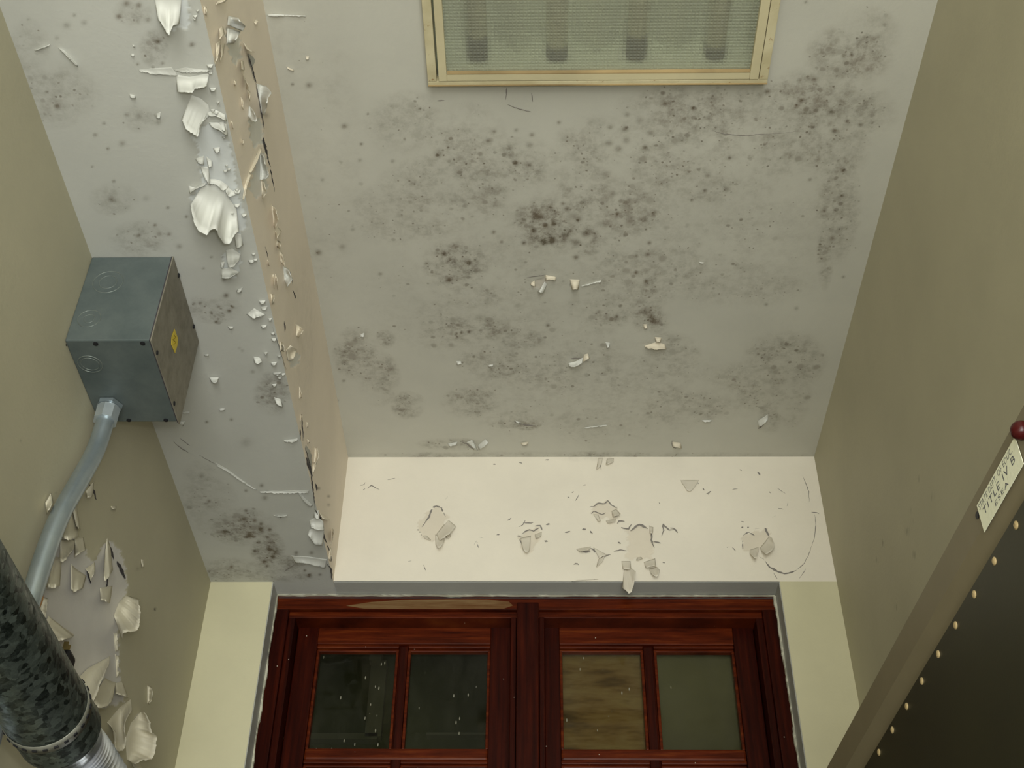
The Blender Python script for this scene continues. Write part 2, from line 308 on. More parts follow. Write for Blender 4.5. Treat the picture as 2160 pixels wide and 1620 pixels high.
tag(boxo('floor', (XW - .02, -3, -1.62), (XR + .02, 3.2, -1.6), paint('floor_concrete', (0.36, 0.34, 0.30), 0.5)), kind='structure')

# ------------------------------------------------------------------ peeling paint
def resample(pts, n):
    d = [0]
    for i in range(1, len(pts)): d.append(d[-1] + math.dist(pts[i - 1], pts[i]))
    out = []
    for k in range(n):
        t = d[-1] * k / (n - 1); i = max(j for j in range(len(d)) if d[j] <= t + 1e-9); i = min(i, len(pts) - 2)
        f = (t - d[i]) / max(1e-6, d[i + 1] - d[i]); f = min(1, max(0, f))
        out.append((pts[i][0] + (pts[i + 1][0] - pts[i][0]) * f, pts[i][1] + (pts[i + 1][1] - pts[i][1]) * f))
    return out
def flake(pl, hinge, free, lift, mat, parent, power=1.7, jag=0.9, thick=0.0005, wave=0.12):
    if lift > .03: wave = .035
    L = max(sum(math.dist(free[i - 1], free[i]) for i in range(1, len(free))), sum(math.dist(hinge[i - 1], hinge[i]) for i in range(1, len(hinge))))
    n = max(5, min(40, int(L / 3))); m = 7
    if len(free) > 2 and pl in 'HW': free = [tuple(p)[:2] for p in smooth_path([(x, y, 0) for x, y in free], 5)]
    H = resample(hinge, n); Fr = resample(free, n); ph = random.random() * 6
    for i in range(1, n - 1):
        Fr[i] = (Fr[i][0] + random.uniform(-jag, jag), Fr[i][1] + random.uniform(-jag, jag) * 1.3)
    vs, fs = [], []
    for j in range(m + 1):
        v = j / m
        for i in range(n):
            u = i / (n - 1)
            x = H[i][0] + (Fr[i][0] - H[i][0]) * v; y = H[i][1] + (Fr[i][1] - H[i][1]) * v
            taper = math.sin(math.pi * min(1, max(0, u * .94 + .03))) ** 0.35
            h = 0.0007 + lift * (v ** power) * taper * (1 + wave * math.sin(ph + u * 7) + wave * .5 * math.sin(ph * 2 + u * 17))
            vs.append(on(pl, x, y, h))
    for j in range(m):
        for i in range(n - 1):
            a = j * n + i; fs.append((a, a + 1, a + 1 + n, a + n))
    o = mesh_obj('paint_flake', vs, fs, mat, parent, True)
    md = o.modifiers.new('thickness', 'SOLIDIFY'); md.thickness = thick; md.offset = 0
    return o
def crack(pl, pts, width, parent, mat=None, off=0.0009):
    """thin dark strip, tapered at both ends: splits plus painted shade under lifted lips"""
    n = max(4, int(sum(math.dist(pts[i - 1], pts[i]) for i in range(1, len(pts))) / 4)); P = resample(pts, n); vs, fs = [], []
    for i, (x, y) in enumerate(P):
        x2, y2 = P[min(i + 1, n - 1)]; x1, y1 = P[max(i - 1, 0)]; d = math.hypot(x2 - x1, y2 - y1) or 1
        nx, ny = -(y2 - y1) / d, (x2 - x1) / d; wd = width / 2 * math.sin(math.pi * (i + .15) / (n - .7)) ** .6 * random.uniform(.55, 1.2)
        jx, jy = random.uniform(-.6, .6), random.uniform(-.6, .6)
        for s, h in ((-1, off - .0003), (0, off), (1, off - .0003)): vs.append(on(pl, x + jx + nx * wd * s, y + jy + ny * wd * s, max(h, 0.0003)))
    for i in range(n - 1):
        for k in (0, 1):
            a = i * 3 + k; fs.append((a, a + 1, a + 4, a + 3))
    return mesh_obj('crack_shade_strip', vs, fs, mat or M['split_shade'], parent)

fw = M['flake']
LF = [([(324,-14),(350,-24),(384,-8)],[(333,38),(344,55),(357,76),(364,54),(378,50)],.035),
 ([(371,157),(400,162),(442,154)],[(374,194),(405,195),(411,188),(436,182)],.028),
 ([(290,145),(320,144),(340,143),(362,142)],[(295,151),(320,156),(358,160),(375,159)],.003),
 ([(366,148),(390,142),(420,146),(448,148)],[(385,154),(405,153),(425,152),(447,150)],.003),
 ([(404,200),(425,208),(440,222),(444,243)],[(383,252),(392,272),(417,289),(420,262)],.035),
 ([(435,238),(455,231),(475,242)],[(441,244),(460,246),(478,256)],.008),
 ([(440,258),(458,258),(478,262)],[(447,268),(463,274),(480,288)],.012),
 ([(462,258),(472,256)],[(467,274),(477,276)],.010),
 ([(449,312),(464,310)],[(455,322),(463,321)],.008),([(412,335),(430,328)],[(417,343),(430,348)],.010),([(435,330),(448,340)],[(440,353),(447,352)],.010),
 ([(422,350),(440,352)],[(430,372),(444,392)],.012),
 ([(436,377),(455,378),(468,382),(482,393)],[(438,388),(455,389),(470,403),(478,400)],.008),([(478,392),(490,402),(505,409)],[(476,402),(482,416),(492,413)],.010),
 ([(398,392),(412,396),(434,385)],[(400,408),(412,398),(433,392)],.008),
 ([(424,396),(440,388),(458,390),(476,404),(487,424),(499,440)],[(402,432),(410,470),(420,488),(437,497),(441,487),(455,481),(461,496),(473,515),(485,514),(495,494),(504,489)],.060),
 ([(494,490),(508,494)],[(497,518),(500,524),(513,517)],.012),([(476,528),(490,524),(508,536)],[(479,552),(484,566),(493,562),(504,550)],.026),
 ([(466,553),(474,552)],[(466,565),(471,566)],.008),([(467,567),(485,564),(505,574)],[(467,586),(480,588),(500,578)],.018),
 ([(520,663),(536,650),(560,664)],[(528,668),(537,672),(552,666)],.010),([(502,610),(512,606)],[(498,615),(508,618)],.006),
 ([(480,688),(493,689)],[(484,694),(491,693)],.004),([(534,752),(548,754)],[(537,766),(545,768),(553,762)],.010),([(441,796),(462,796)],[(446,806),(452,809),(459,804)],.014),
 ([(430,748),(440,747)],[(432,751),(440,751)],.003),([(575,786),(594,785)],[(577,790),(592,789)],.004),([(585,795),(593,795)],[(587,800),(592,800)],.004),
 ([(578,838),(592,842)],[(582,852),(597,858)],.010),([(462,862),(475,860)],[(463,866),(474,866)],.003),([(597,928),(620,926),(628,924)],[(600,931),(615,933),(628,930)],.005),
 ([(455,976),(480,990),(510,1012),(541,1031)],[(458,983),(482,997),(510,1017),(540,1034)],.003),([(545,1034),(590,1036),(652,1034)],[(548,1039),(590,1041),(650,1040)],.003),
 ([(632,1038),(645,1052),(660,1066)],[(630,1042),(642,1058),(656,1069)],.005),
 ([(614,1172),(650,1174),(690,1180)],[(624,1188),(640,1187),(658,1192),(686,1198)],.0068),
 ([(652,1098),(668,1090),(682,1100)],[(655,1112),(668,1118),(684,1118)],.016),([(652,1118),(668,1110),(684,1120)],[(650,1128),(664,1149),(680,1150)],.013),
 ([(663,1080),(672,1076)],[(662,1092),(674,1094)],.012),([(576,1086),(592,1089),(606,1086)],[(578,1088),(590,1091),(606,1089)],.004),
 ([(122,100),(138,108),(164,137)],[(126,103),(140,118),(164,141)],.006),([(72,106),(106,93)],[(74,107),(104,96)],.003),([(272,196),(286,202)],[(275,206),(286,208)],.006),([(278,90),(284,98)],[(281,98),(285,99)],.004),
 ([(330,240),(340,236)],[(330,250),(338,248)],.004),([(276,112),(283,112)],[(277,119),(283,118)],.004),([(375,890),(392,888)],[(379,894),(386,899)],.006),
 ([(378,870),(400,868)],[(380,873),(400,872)],.003)]
for h, f, l in LF: flake('L', h, f, l, fw if l > .007 else M['flake_low'], low, power=2.6 if l > .015 else 1.7)
for k in range(36):                                   # small chips along the peeling corner
    y = random.uniform(20, 840); x = 420 + .232 * y - abs(random.gauss(0, 14)) - 5; s = random.uniform(3, 9)
    flake('L', [(x - s, y), (x + s, y - 1)], [(x - s * .6, y + s), (x + s * .7, y + s * .8)], random.uniform(.003, .009), fw, low)
for pts, wd in (([(365,930),(375,940),(398,956)],2),([(380,925),(400,940)],2),([(420,960),(455,980)],1.5),([(574,1086),(585,1088),(592,1092),(600,1088)],2.5),([(622,1190),(600,1205)],2)):
    crack('L', pts, wd, low)

ft = M['flake_tan']
BF = [([(482,34),(480,52)],[(500,37),(518,55),(511,66)],.022),([(455,10),(460,2)],[(475,4),(485,-6)],.012),([(463,60),(470,55)],[(461,84),(474,72)],.010),([(456,92),(466,84)],[(454,140),(462,108)],.008),
 ([(466,95),(474,92)],[(464,130),(470,118)],.006),([(480,60),(478,92)],[(508,66),(494,92)],.016),([(514,90),(520,96),(524,103)],[(520,104),(530,110),(537,110)],.012),
 ([(508,128),(513,128)],[(508,146),(516,148)],.012),([(513,155),(517,165),(518,180)],[(517,168),(525,186),(521,190)],.010),([(520,185),(523,200)],[(528,195),(527,214)],.010),
 ([(525,222),(524,245)],[(534,232),(543,256),(531,256)],.022),([(541,176),(546,205),(552,240)],[(562,182),(573,196),(566,205),(563,222),(558,244)],.030),
 ([(548,322),(549,350),(548,380)],[(556,326),(561,352),(568,370),(558,378)],.016),([(551,378),(552,410)],[(558,385),(562,408),(554,420)],.014),
 ([(572,432),(574,455),(577,475)],[(580,436),(588,466),(580,484)],.014),([(580,484),(586,478)],[(582,505),(594,488)],.010),([(582,505),(583,520)],[(592,510),(591,526)],.012),
 ([(588,526),(590,550)],[(596,535),(602,566)],.008),([(597,560),(600,590)],[(609,568),(617,590),(606,606)],.016),([(571,620),(573,642)],[(580,622),(576,642)],.014),([(564,548),(566,560)],[(568,552),(569,560)],.006),
 ([(574,578),(576,592)],[(578,578),(578,610)],.004),([(580,578),(583,600)],[(584,582),(586,612)],.004),([(624,684),(625,708)],[(634,688),(641,697),(630,712)],.014),
 ([(590,720),(591,740)],[(599,724),(600,742)],.014),([(604,738),(608,760)],[(612,728),(626,738),(618,760)],.008),([(631,815),(631,842)],[(634,820),(637,838)],.006),([(634,874),(633,890)],[(638,874),(636,886)],.006),
 ([(647,890),(647,902)],[(650,892),(650,902)],.004),([(648,926),(649,936)],[(652,928),(653,934)],.004),([(664,944),(662,975)],[(669,944),(673,960),(667,980)],.010),([(660,982),(659,1004)],[(669,968),(664,990)],.006),
 ([(674,1082),(682,1085)],[(680,1094),(697,1098)],.010),([(700,1114),(698,1150)],[(705,1118),(702,1138)],.010),([(696,1152),(693,1178)],[(700,1160),(697,1185)],.006),([(548,312),(538,335),(526,362)],[(552,314),(543,340),(529,366)],.004),([(525,364),(516,390),(512,420)],[(530,368),(520,394),(514,424)],.004),
 ([(540,40),(536,48)],[(545,44),(540,52)],.004),([(494,168),(493,178)],[(498,170),(496,182)],.004),([(508,205),(510,225)],[(512,210),(513,232)],.004),([(488,255),(490,270)],[(491,258),(492,272)],.004),([(510,294),(511,304)],[(514,295),(513,306)],.005),([(430,12),(432,30)],[(436,16),(436,34)],.005)]
for h, f, l in BF: flake('B', h, f, l, fw if l > .015 else ft, side, power=1.7)
for pts, wd in (([(523,112),(531,140),(541,175)],3),([(541,176),(546,205),(553,245),(558,272)],2.5),([(556,290),(559,308),(564,328)],6),([(564,328),(568,345),(571,352)],3),([(570,356),(576,385),(580,405)],4),([(585,430),(589,450)],2),
   ([(600,502),(603,520),(605,545)],3.5),([(611,570),(618,600)],2),([(618,612),(624,630)],3),([(600,677),(602,698)],2),([(633,930),(634,905)],2),([(646,965),(652,985),(660,1005)],5),([(666,1020),(669,1035)],3),([(664,1074),(674,1090),(679,1105),(683,1130),(690,1146)],5),([(645,945),(655,985),(662,1045),(665,1075)],2.5),([(692,1044),(692,1052)],3),([(690,1150),(697,1165),(700,1185)],3),([(690,1190),(699,1200),(700,1222)],4),([(637,876),(640,930)],1.5),([(575,690),(604,780)],1),([(560,520),(566,545)],1.5)):
    crack('B', pts, wd, side, M['crack'])
for pts, wd in (([(523,114),(532,125),(530,142)],12),([(645,940),(654,962),(656,990)],9)): crack('B', pts, wd, side, M['reveal'], .0006)

fv = M['flake_wall']
WF = [([(134,1090),(150,1068),(165,1096)],[(129,1134),(146,1139),(165,1134)],.035),([(146,1040),(160,1060)],[(160,1108),(170,1118)],.02),([(128,1138),(158,1140)],[(126,1180),(133,1186),(155,1158)],.02),
 ([(158,1134),(176,1134)],[(157,1176),(166,1168),(181,1160)],.02),([(110,1172),(130,1178)],[(96,1238),(112,1240),(126,1236)],.03),([(222,1160),(226,1134),(232,1150)],[(219,1205),(222,1226),(238,1203)],.03),
 ([(211,1240),(237,1236)],[(212,1266),(222,1268),(232,1272)],.018),([(180,1200),(200,1186)],[(192,1214),(191,1226),(200,1204)],.015),([(240,1299),(250,1272),(266,1256)],[(259,1348),(262,1334),(290,1328),(296,1290),(292,1270),(297,1265)],.045),
 ([(88,1335),(102,1299)],[(108,1354),(134,1350),(156,1341)],.03),([(138,1325),(134,1345)],[(157,1340),(146,1344)],.012),([(150,1445),(185,1410),(232,1384)],[(165,1480),(196,1480),(212,1440),(230,1400)],.035),
 ([(222,1430),(232,1436),(244,1440)],[(192,1474),(208,1492),(226,1490),(238,1474)],.035),([(244,1441),(258,1437)],[(243,1464),(256,1466),(271,1472)],.02),([(226,1524),(252,1492),(276,1474)],[(245,1545),(244,1580),(260,1582),(266,1560),(262,1530),(278,1496)],.035),
 ([(268,1602),(264,1560),(276,1525),(297,1501)],[(284,1612),(300,1604),(322,1598),(331,1556),(320,1545),(316,1522),(302,1502)],.035),([(311,1484),(311,1446)],[(316,1486),(321,1468),(320,1450)],.012),
 ([(298,1180),(303,1180)],[(299,1196),(303,1194)],.005),([(234,1068),(245,1068)],[(236,1074),(244,1074)],.006),([(240,1335),(243,1375)],[(247,1335),(248,1372)],.004),([(243,1380),(246,1430)],[(250,1385),(250,1425)],.004),([(150,1190),(160,1200),(182,1215)],[(150,1240),(156,1248),(175,1240)],.01),
 ([(86,1300),(84,1260)],[(96,1310),(100,1262)],.008),([(277,1604),(290,1602)],[(283,1622),(300,1620)],.015),([(96,1060),(108,1040)],[(98,1085),(112,1060)],.015),([(182,1035),(198,1015)],[(183,1050),(196,1046)],.01)]
for h, f, l in WF: flake('W', h, f, l, fv, wleft, jag=1.2)
for pts, wd in (([(188,1021),(198,1036),(203,1055)],6),([(232,1152),(236,1165),(240,1180)],6),([(247,1184),(255,1200),(265,1222)],8),([(183,1204),(191,1225),(192,1232)],5),([(326,1283),(328,1288)],2),([(229,1215),(224,1240)],4)): crack('W', pts, wd, wleft, M['crack'])

fh = M['flake_head']
HF = [([(921,1126),(945,1096)],[(926,1142),(950,1124),(962,1110)],.018),([(918,1128),(938,1128)],[(919,1148),(926,1156),(937,1142)],.018),([(940,1126),(950,1124)],[(941,1135),(951,1132)],.01),([(892,1130),(900,1130)],[(896,1136),(909,1139)],.006),
 ([(1098,1135),(1120,1130)],[(1102,1155),(1110,1165),(1117,1162)],.012),([(1128,1128),(1143,1122)],[(1130,1135),(1142,1130)],.01),([(1290,1078),(1300,1074)],[(1293,1090),(1309,1084)],.014),([(1278,1098),(1300,1094)],[(1281,1103),(1298,1100)],.008),([(1252,1085),(1262,1086)],[(1262,1100),(1267,1099)],.008),
 ([(1311,1184),(1330,1184)],[(1314,1200),(1331,1200)],.012),([(1317,1198),(1330,1197)],[(1313,1240),(1320,1246),(1330,1252),(1337,1230),(1341,1206)],.022),([(1358,1186),(1382,1178)],[(1362,1197),(1374,1194),(1384,1196)],.014),([(1369,1200),(1386,1196)],[(1373,1209),(1386,1216),(1392,1203)],.016),
 ([(1603,1156),(1622,1132)],[(1606,1160),(1618,1169),(1634,1152),(1628,1134)],.022),([(1582,1160),(1600,1154)],[(1582,1168),(1594,1178),(1600,1164)],.018),([(1370,1110),(1378,1112)],[(1371,1124),(1377,1124)],.01),
 ([(1262,966),(1272,966)],[(1258,990),(1268,980)],.008),([(1280,968),(1295,967)],[(1278,980),(1294,974)],.008),([(1436,1013),(1474,1013)],[(1438,1018),(1455,1036),(1470,1020)],.004),
 ([(1216,1158),(1246,1153)],[(1222,1163),(1244,1160)],.010),([(1252,1155),(1272,1166)],[(1264,1178),(1280,1170)],.004),([(1250,1222),(1262,1222)],[(1198+8,1226),(1216,1224)],.004),([(1262,1180),(1276,1172)],[(1258,1196),(1272,1184)],.006),
 ([(1344,1176),(1352,1175)],[(1342,1182),(1356,1178)],.006)]
for h, f, l in HF: flake('H', h, f, l, fh, header, power=1.3)
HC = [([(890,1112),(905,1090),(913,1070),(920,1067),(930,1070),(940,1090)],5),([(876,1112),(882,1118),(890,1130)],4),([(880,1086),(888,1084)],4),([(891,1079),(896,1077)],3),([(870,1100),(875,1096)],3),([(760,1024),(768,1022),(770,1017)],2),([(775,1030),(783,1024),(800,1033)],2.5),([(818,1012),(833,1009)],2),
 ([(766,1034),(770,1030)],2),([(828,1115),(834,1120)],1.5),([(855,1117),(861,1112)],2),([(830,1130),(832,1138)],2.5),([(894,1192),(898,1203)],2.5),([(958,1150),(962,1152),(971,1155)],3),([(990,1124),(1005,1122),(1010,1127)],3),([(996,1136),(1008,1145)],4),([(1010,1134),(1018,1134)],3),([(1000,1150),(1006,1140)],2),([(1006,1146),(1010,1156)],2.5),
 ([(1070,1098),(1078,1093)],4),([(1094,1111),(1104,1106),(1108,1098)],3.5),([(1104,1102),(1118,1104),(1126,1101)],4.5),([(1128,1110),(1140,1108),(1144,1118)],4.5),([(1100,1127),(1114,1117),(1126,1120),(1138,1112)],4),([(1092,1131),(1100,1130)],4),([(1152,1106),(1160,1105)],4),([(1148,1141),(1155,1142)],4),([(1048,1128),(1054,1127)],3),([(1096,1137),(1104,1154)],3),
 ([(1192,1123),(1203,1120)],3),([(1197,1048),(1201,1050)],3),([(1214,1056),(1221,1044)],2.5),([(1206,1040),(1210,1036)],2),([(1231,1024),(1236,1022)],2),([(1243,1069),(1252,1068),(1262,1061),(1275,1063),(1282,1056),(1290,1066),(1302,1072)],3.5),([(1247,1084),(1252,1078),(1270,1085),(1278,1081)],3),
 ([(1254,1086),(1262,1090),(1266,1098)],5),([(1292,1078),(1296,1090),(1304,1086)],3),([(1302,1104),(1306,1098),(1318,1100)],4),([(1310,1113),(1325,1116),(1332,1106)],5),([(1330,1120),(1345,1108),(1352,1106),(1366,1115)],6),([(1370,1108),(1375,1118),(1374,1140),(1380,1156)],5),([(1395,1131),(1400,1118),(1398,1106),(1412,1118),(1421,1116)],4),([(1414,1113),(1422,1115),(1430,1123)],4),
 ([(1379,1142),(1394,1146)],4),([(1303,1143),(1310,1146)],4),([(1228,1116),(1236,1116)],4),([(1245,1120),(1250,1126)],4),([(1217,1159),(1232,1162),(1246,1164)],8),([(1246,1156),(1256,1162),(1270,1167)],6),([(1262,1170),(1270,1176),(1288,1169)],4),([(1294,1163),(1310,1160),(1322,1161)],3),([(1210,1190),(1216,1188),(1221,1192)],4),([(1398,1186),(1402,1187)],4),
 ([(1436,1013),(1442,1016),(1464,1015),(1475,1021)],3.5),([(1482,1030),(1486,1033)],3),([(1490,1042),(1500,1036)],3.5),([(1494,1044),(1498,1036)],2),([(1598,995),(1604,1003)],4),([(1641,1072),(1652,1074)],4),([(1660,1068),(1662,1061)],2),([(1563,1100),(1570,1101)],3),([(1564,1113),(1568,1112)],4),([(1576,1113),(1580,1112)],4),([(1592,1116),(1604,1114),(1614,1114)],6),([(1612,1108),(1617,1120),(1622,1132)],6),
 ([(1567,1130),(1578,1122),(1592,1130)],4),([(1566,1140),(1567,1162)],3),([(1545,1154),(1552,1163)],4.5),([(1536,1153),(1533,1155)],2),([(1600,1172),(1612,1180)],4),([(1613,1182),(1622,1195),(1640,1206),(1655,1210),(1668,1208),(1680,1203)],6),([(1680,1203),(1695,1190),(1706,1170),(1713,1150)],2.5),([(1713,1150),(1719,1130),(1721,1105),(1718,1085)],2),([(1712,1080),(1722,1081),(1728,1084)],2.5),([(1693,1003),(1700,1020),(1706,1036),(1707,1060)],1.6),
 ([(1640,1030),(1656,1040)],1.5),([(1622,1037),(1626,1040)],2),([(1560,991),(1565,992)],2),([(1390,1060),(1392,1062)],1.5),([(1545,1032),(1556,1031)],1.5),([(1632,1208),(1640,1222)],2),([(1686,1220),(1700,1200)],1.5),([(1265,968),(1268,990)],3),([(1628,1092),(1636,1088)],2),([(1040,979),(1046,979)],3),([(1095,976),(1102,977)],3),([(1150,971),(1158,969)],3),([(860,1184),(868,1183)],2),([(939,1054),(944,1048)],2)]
for pts, wd in HC: crack('H', pts, wd * .8, header, M['split_shade'])  # dark lines painted for splits and for shadow gaps under lifted paint

CF = [([(1149,594),(1154,600)],[(1134,616),(1146,619)],.012),([(1119,597),(1128,592)],[(1120,601),(1129,604)],.007),([(1151,580),(1173,584)],[(1151,592),(1156,590),(1173,591)],.008),([(1202,589),(1223,590)],[(1207,610),(1220,611)],.016),([(1226,603),(1268,591)],[(1226,605),(1268,594)],.003),
 ([(1359,730),(1385,721),(1402,726)],[(1361,733),(1385,738),(1406,737)],.012),([(1381,711),(1396,712)],[(1384,722),(1393,722)],.008),([(1199,766),(1215,762),(1230,754)],[(1199,773),(1212,775),(1228,766)],.012),([(1232,748),(1240,746)],[(1228,764),(1244,756)],.008),([(1277,722),(1287,723)],[(1280,734),(1285,733)],.006),
 ([(1598,888),(1620,874)],[(1600,900),(1608,898),(1620,886)],.008),([(1418,932),(1436,934)],[(1419,942),(1438,946)],.010),([(984,933),(996,928)],[(998,944),(1008,950)],.008),([(1008,940),(1024,926)],[(1010,950),(1030,934)],.008),([(944,936),(965,932)],[(948,941),(962,940)],.006),([(1098,934),(1115,932)],[(1102,939),(1112,938)],.005),
 ([(1480,886),(1502,886)],[(1484,890),(1498,891)],.004),([(1357,684),(1364,684)],[(1359,694),(1366,693)],.005),([(1474,552),(1486,554)],[(1476,554),(1484,556)],.003),([(563,31),(580,29),(600,31)],[(566,33),(582,34),(600,33)],.004),([(600,31),(645,33)],[(600,32.5),(645,35)],.002),([(604,140),(620,148)],[(606,144),(620,150)],.003),([(645,119),(652,119)],[(645,126),(651,125)],.003),
 ([(760,706),(768,702)],[(760,712),(768,710)],.005),([(962,762),(972,762)],[(964,770),(974,768)],.004),([(1030,770),(1040,768)],[(1031,774),(1040,772)],.003),([(1086,886),(1094,890)],[(1090,892),(1098,893)],.004),([(1232,902),(1280,896)],[(1234,903),(1280,898)],.002)]
for h, f, l in CF: flake('C', h, f, l, fw if random.random() > .3 else ft, ceiling)
for pts, wd in (([(1500,275),(1525,282),(1560,286),(1620,283),(1660,280),(1690,276),(1712,276)],2.2),([(1069,184),(1068,200),(1067,210)],2),([(1121,196),(1124,215)],2),([(1069,220),(1090,228),(1120,236)],2),([(922,213),(937,212)],2.5),([(575,32),(590,33)],4),([(1418,930),(1419,943),(1426,946)],3),([(975,932),(990,940),(1000,950)],3),([(1600,905),(1612,893)],3),([(1085,890),(1100,895),(1130,900)],2.5),([(1205,757),(1225,755)],3),([(1110,586),(1150,580)],1.5),([(1290,675),(1210,700)],.01)):
    if wd > .1: crack('C', pts, wd, ceiling)

# ------------------------------------------------------------------ ceiling light
cream = paint('aged_cream_enamel', (0.56, 0.50, 0.32), 0.4, 0.10); 
def rusty(name):
    m, nt, b = new_mat(name, 0.45, 0, 0.35); v = coords(nt)
    c1 = ramp(nt, noise(nt, 20, 4, v), [(0.35, (0.50, 0.44, 0.27)), (0.65, (0.62, 0.56, 0.37))])
    f = ramp(nt, noise(nt, 95, 5, v, .7), [(0.60, (0, 0, 0)), (0.72, (1, 1, 1))])
    nt.links.new(mixc(nt, f, c1, (0.25, 0.12, 0.035)), b.inputs['Base Color']); return m
rust_enamel = rusty('rusty_cream_enamel')
rust = paint('rusty_steel_edge', (0.33, 0.24, 0.12), 0.6, 0.4)
fx0, fx1, fy0, fy1, fz = -0.150, 0.3245, 0.30, 1.080, 1.480
fix = bpy.data.objects.new('ceiling_light', None); COL.objects.link(fix); fix.location = ((fx0 + fx1) / 2, (fy0 + fy1) / 2, ZC)
tag(fix, 'switched-off four-tube fluorescent light with a rusty cream frame and prismatic lens', 'ceiling light')
def fxp(o):
    o.parent = fix; o.matrix_parent_inverse = Matrix.Translation(-fix.location); return o
bm = bmesh.new()
box(bm, (fx0, fy0 + .0121, fz), (fx0 + .0125, fy1 - .0062, ZC + .004), .001); box(bm, (fx1 - .0125, fy0 + .0121, fz), (fx1, fy1 - .0062, ZC + .004), .001)
box(bm, (fx0, fy1 - .006, fz), (fx1, fy1, ZC + .004), .001); box(bm, (fx0, fy0, fz), (fx1, fy0 + .012, ZC + .004), .001)
fxp(bm_obj('outer_frame', bm, rust_enamel))
bm = bmesh.new()
dx0, dx1, dy0, dy1 = fx0 + .0155, fx1 - .0135, fy0 + .014, fy1 - .007
box(bm, (dx0, dy0, fz - .001), (dx0 + .0115, dy1, fz + .008), .001); box(bm, (dx1 - .0125, dy0, fz - .001), (dx1, dy1, fz + .008), .001)
box(bm, (dx0 + .0115, dy1 - .0115, fz - .0005), (dx1 - .0125, dy1, fz + .008), .001); box(bm, (dx0 + .0115, dy0, fz - .0005), (dx1 - .0125, dy0 + .012, fz + .008), .001)
fxp(bm_obj('lens_frame', bm, cream))
bm = bmesh.new(); box(bm, (fx0, fy1 - .0005, fz - .0012), (fx1, fy1 + .0012, fz + .004)); box(bm, (dx0 + .012, dy1 - .0128, fz - .0008), (dx1 - .0125, dy1 - .0113, fz + .006))
tag(fxp(bm_obj('rusted_edge', bm, rust)), 'rust-brown edge of the light frame')
# prismatic lens
m, nt, b = new_mat('prismatic_acrylic', 0.2, 0, 0.5); nt.nodes.remove(b); out = nt.nodes['Material Output']; v = coords(nt)
mp = N(nt, 'ShaderNodeMapping'); mp.inputs['Rotation'].default_value = (0, 0, math.radians(0)); mp.inputs['Scale'].default_value = (200, 200, 0)
nt.links.new(v, mp.inputs['Vector']); sx = N(nt, 'ShaderNodeSeparateXYZ'); nt.links.new(mp.outputs[0], sx.inputs[0])
s1 = math_n(nt, 'SINE', math_n(nt, 'MULTIPLY', sx.outputs[0], 3.1416)); s2 = math_n(nt, 'SINE', math_n(nt, 'MULTIPLY', sx.outputs[1], 3.1416))
hgt = math_n(nt, 'MULTIPLY', math_n(nt, 'ABSOLUTE', s1), math_n(nt, 'ABSOLUTE', s2))
bp = N(nt, 'ShaderNodeBump'); bp.inputs['Strength'].default_value = 0.8; bp.inputs['Distance'].default_value = 0.0013; nt.links.new(hgt, bp.inputs['Height'])
rf = N(nt, 'ShaderNodeBsdfRefraction'); rf.inputs['IOR'].default_value = 1.12; rf.inputs['Roughness'].default_value = 0.50; rf.inputs['Color'].default_value = (.86, .88, .78, 1)
gl = N(nt, 'ShaderNodeBsdfGlossy'); gl.inputs['Roughness'].default_value = 0.035; gl.inputs['Color'].default_value = (.9, .95, 1, 1)
tr = N(nt, 'ShaderNodeBsdfTransparent'); tr.inputs['Color'].default_value = (.85, .87, .78, 1); df = N(nt, 'ShaderNodeBsdfDiffuse'); df.inputs['Color'].default_value = (.52, .53, .44, 1)
for n_ in (rf, gl, df): nt.links.new(bp.outputs[0], n_.inputs['Normal'])
def mixs(f, a, c):
    n_ = N(nt, 'ShaderNodeMixShader')
    if isinstance(f, float): n_.inputs[0].default_value = f
    else: nt.links.new(f, n_.inputs[0])
    nt.links.new(a, n_.inputs[1]); nt.links.new(c, n_.inputs[2]); return n_.outputs[0]
body = mixs(0.30, mixs(0.45, rf.outputs[0], tr.outputs[0]), df.outputs[0])
nt.links.new(mixs(0.08, body, gl.outputs[0]), out.inputs[0])
M['lens'] = m
fxp(mesh_obj('prismatic_lens', [(dx0 + .006, dy0 + .006, fz + .006), (dx1 - .006, dy0 + .006, fz + .006), (dx1 - .006, dy1 - .006, fz + .006), (dx0 + .006, dy1 - .006, fz + .006)], [(0, 3, 2, 1)], m))
# housing: open pan with a ridged reflector
white = paint('white_reflector', (0.60, 0.62, 0.53), 0.4); darkm = paint('dark_socket', (0.09, 0.09, 0.085), 0.5)
bm = bmesh.new(); hx0, hx1, hy0, hy1 = fx0 + .013, fx1 - .013, fy0 + .013, fy1 - .0065
ys = (hy0, hy1); zt = 1.585
prof = [(hx0, fz + .012)]
nx = 4; wd = (hx1 - hx0) / nx
prof.append((hx0 + .004, zt))
for k in range(1, nx): prof += [(hx0 + wd * k - .035, zt), (hx0 + wd * k, zt - .045), (hx0 + wd * k + .035, zt)]
prof += [(hx1 - .004, zt), (hx1, fz + .012)]
va = [bm.verts.new((x, ys[0], z)) for x, z in prof]; vb = [bm.verts.new((x, ys[1], z)) for x, z in prof]
for i in range(len(prof) - 1): bm.faces.new((va[i], va[i + 1], vb[i + 1], vb[i]))
box(bm, (hx0, hy1 - .001, fz + .012), (hx1, hy1, zt)); box(bm, (hx0, hy0, fz + .012), (hx1, hy0 + .001, zt))
fxp(bm_obj('reflector_pan', bm, white))
phos = paint('phosphor_tube', (0.92, 0.89, 0.76), 0.35)
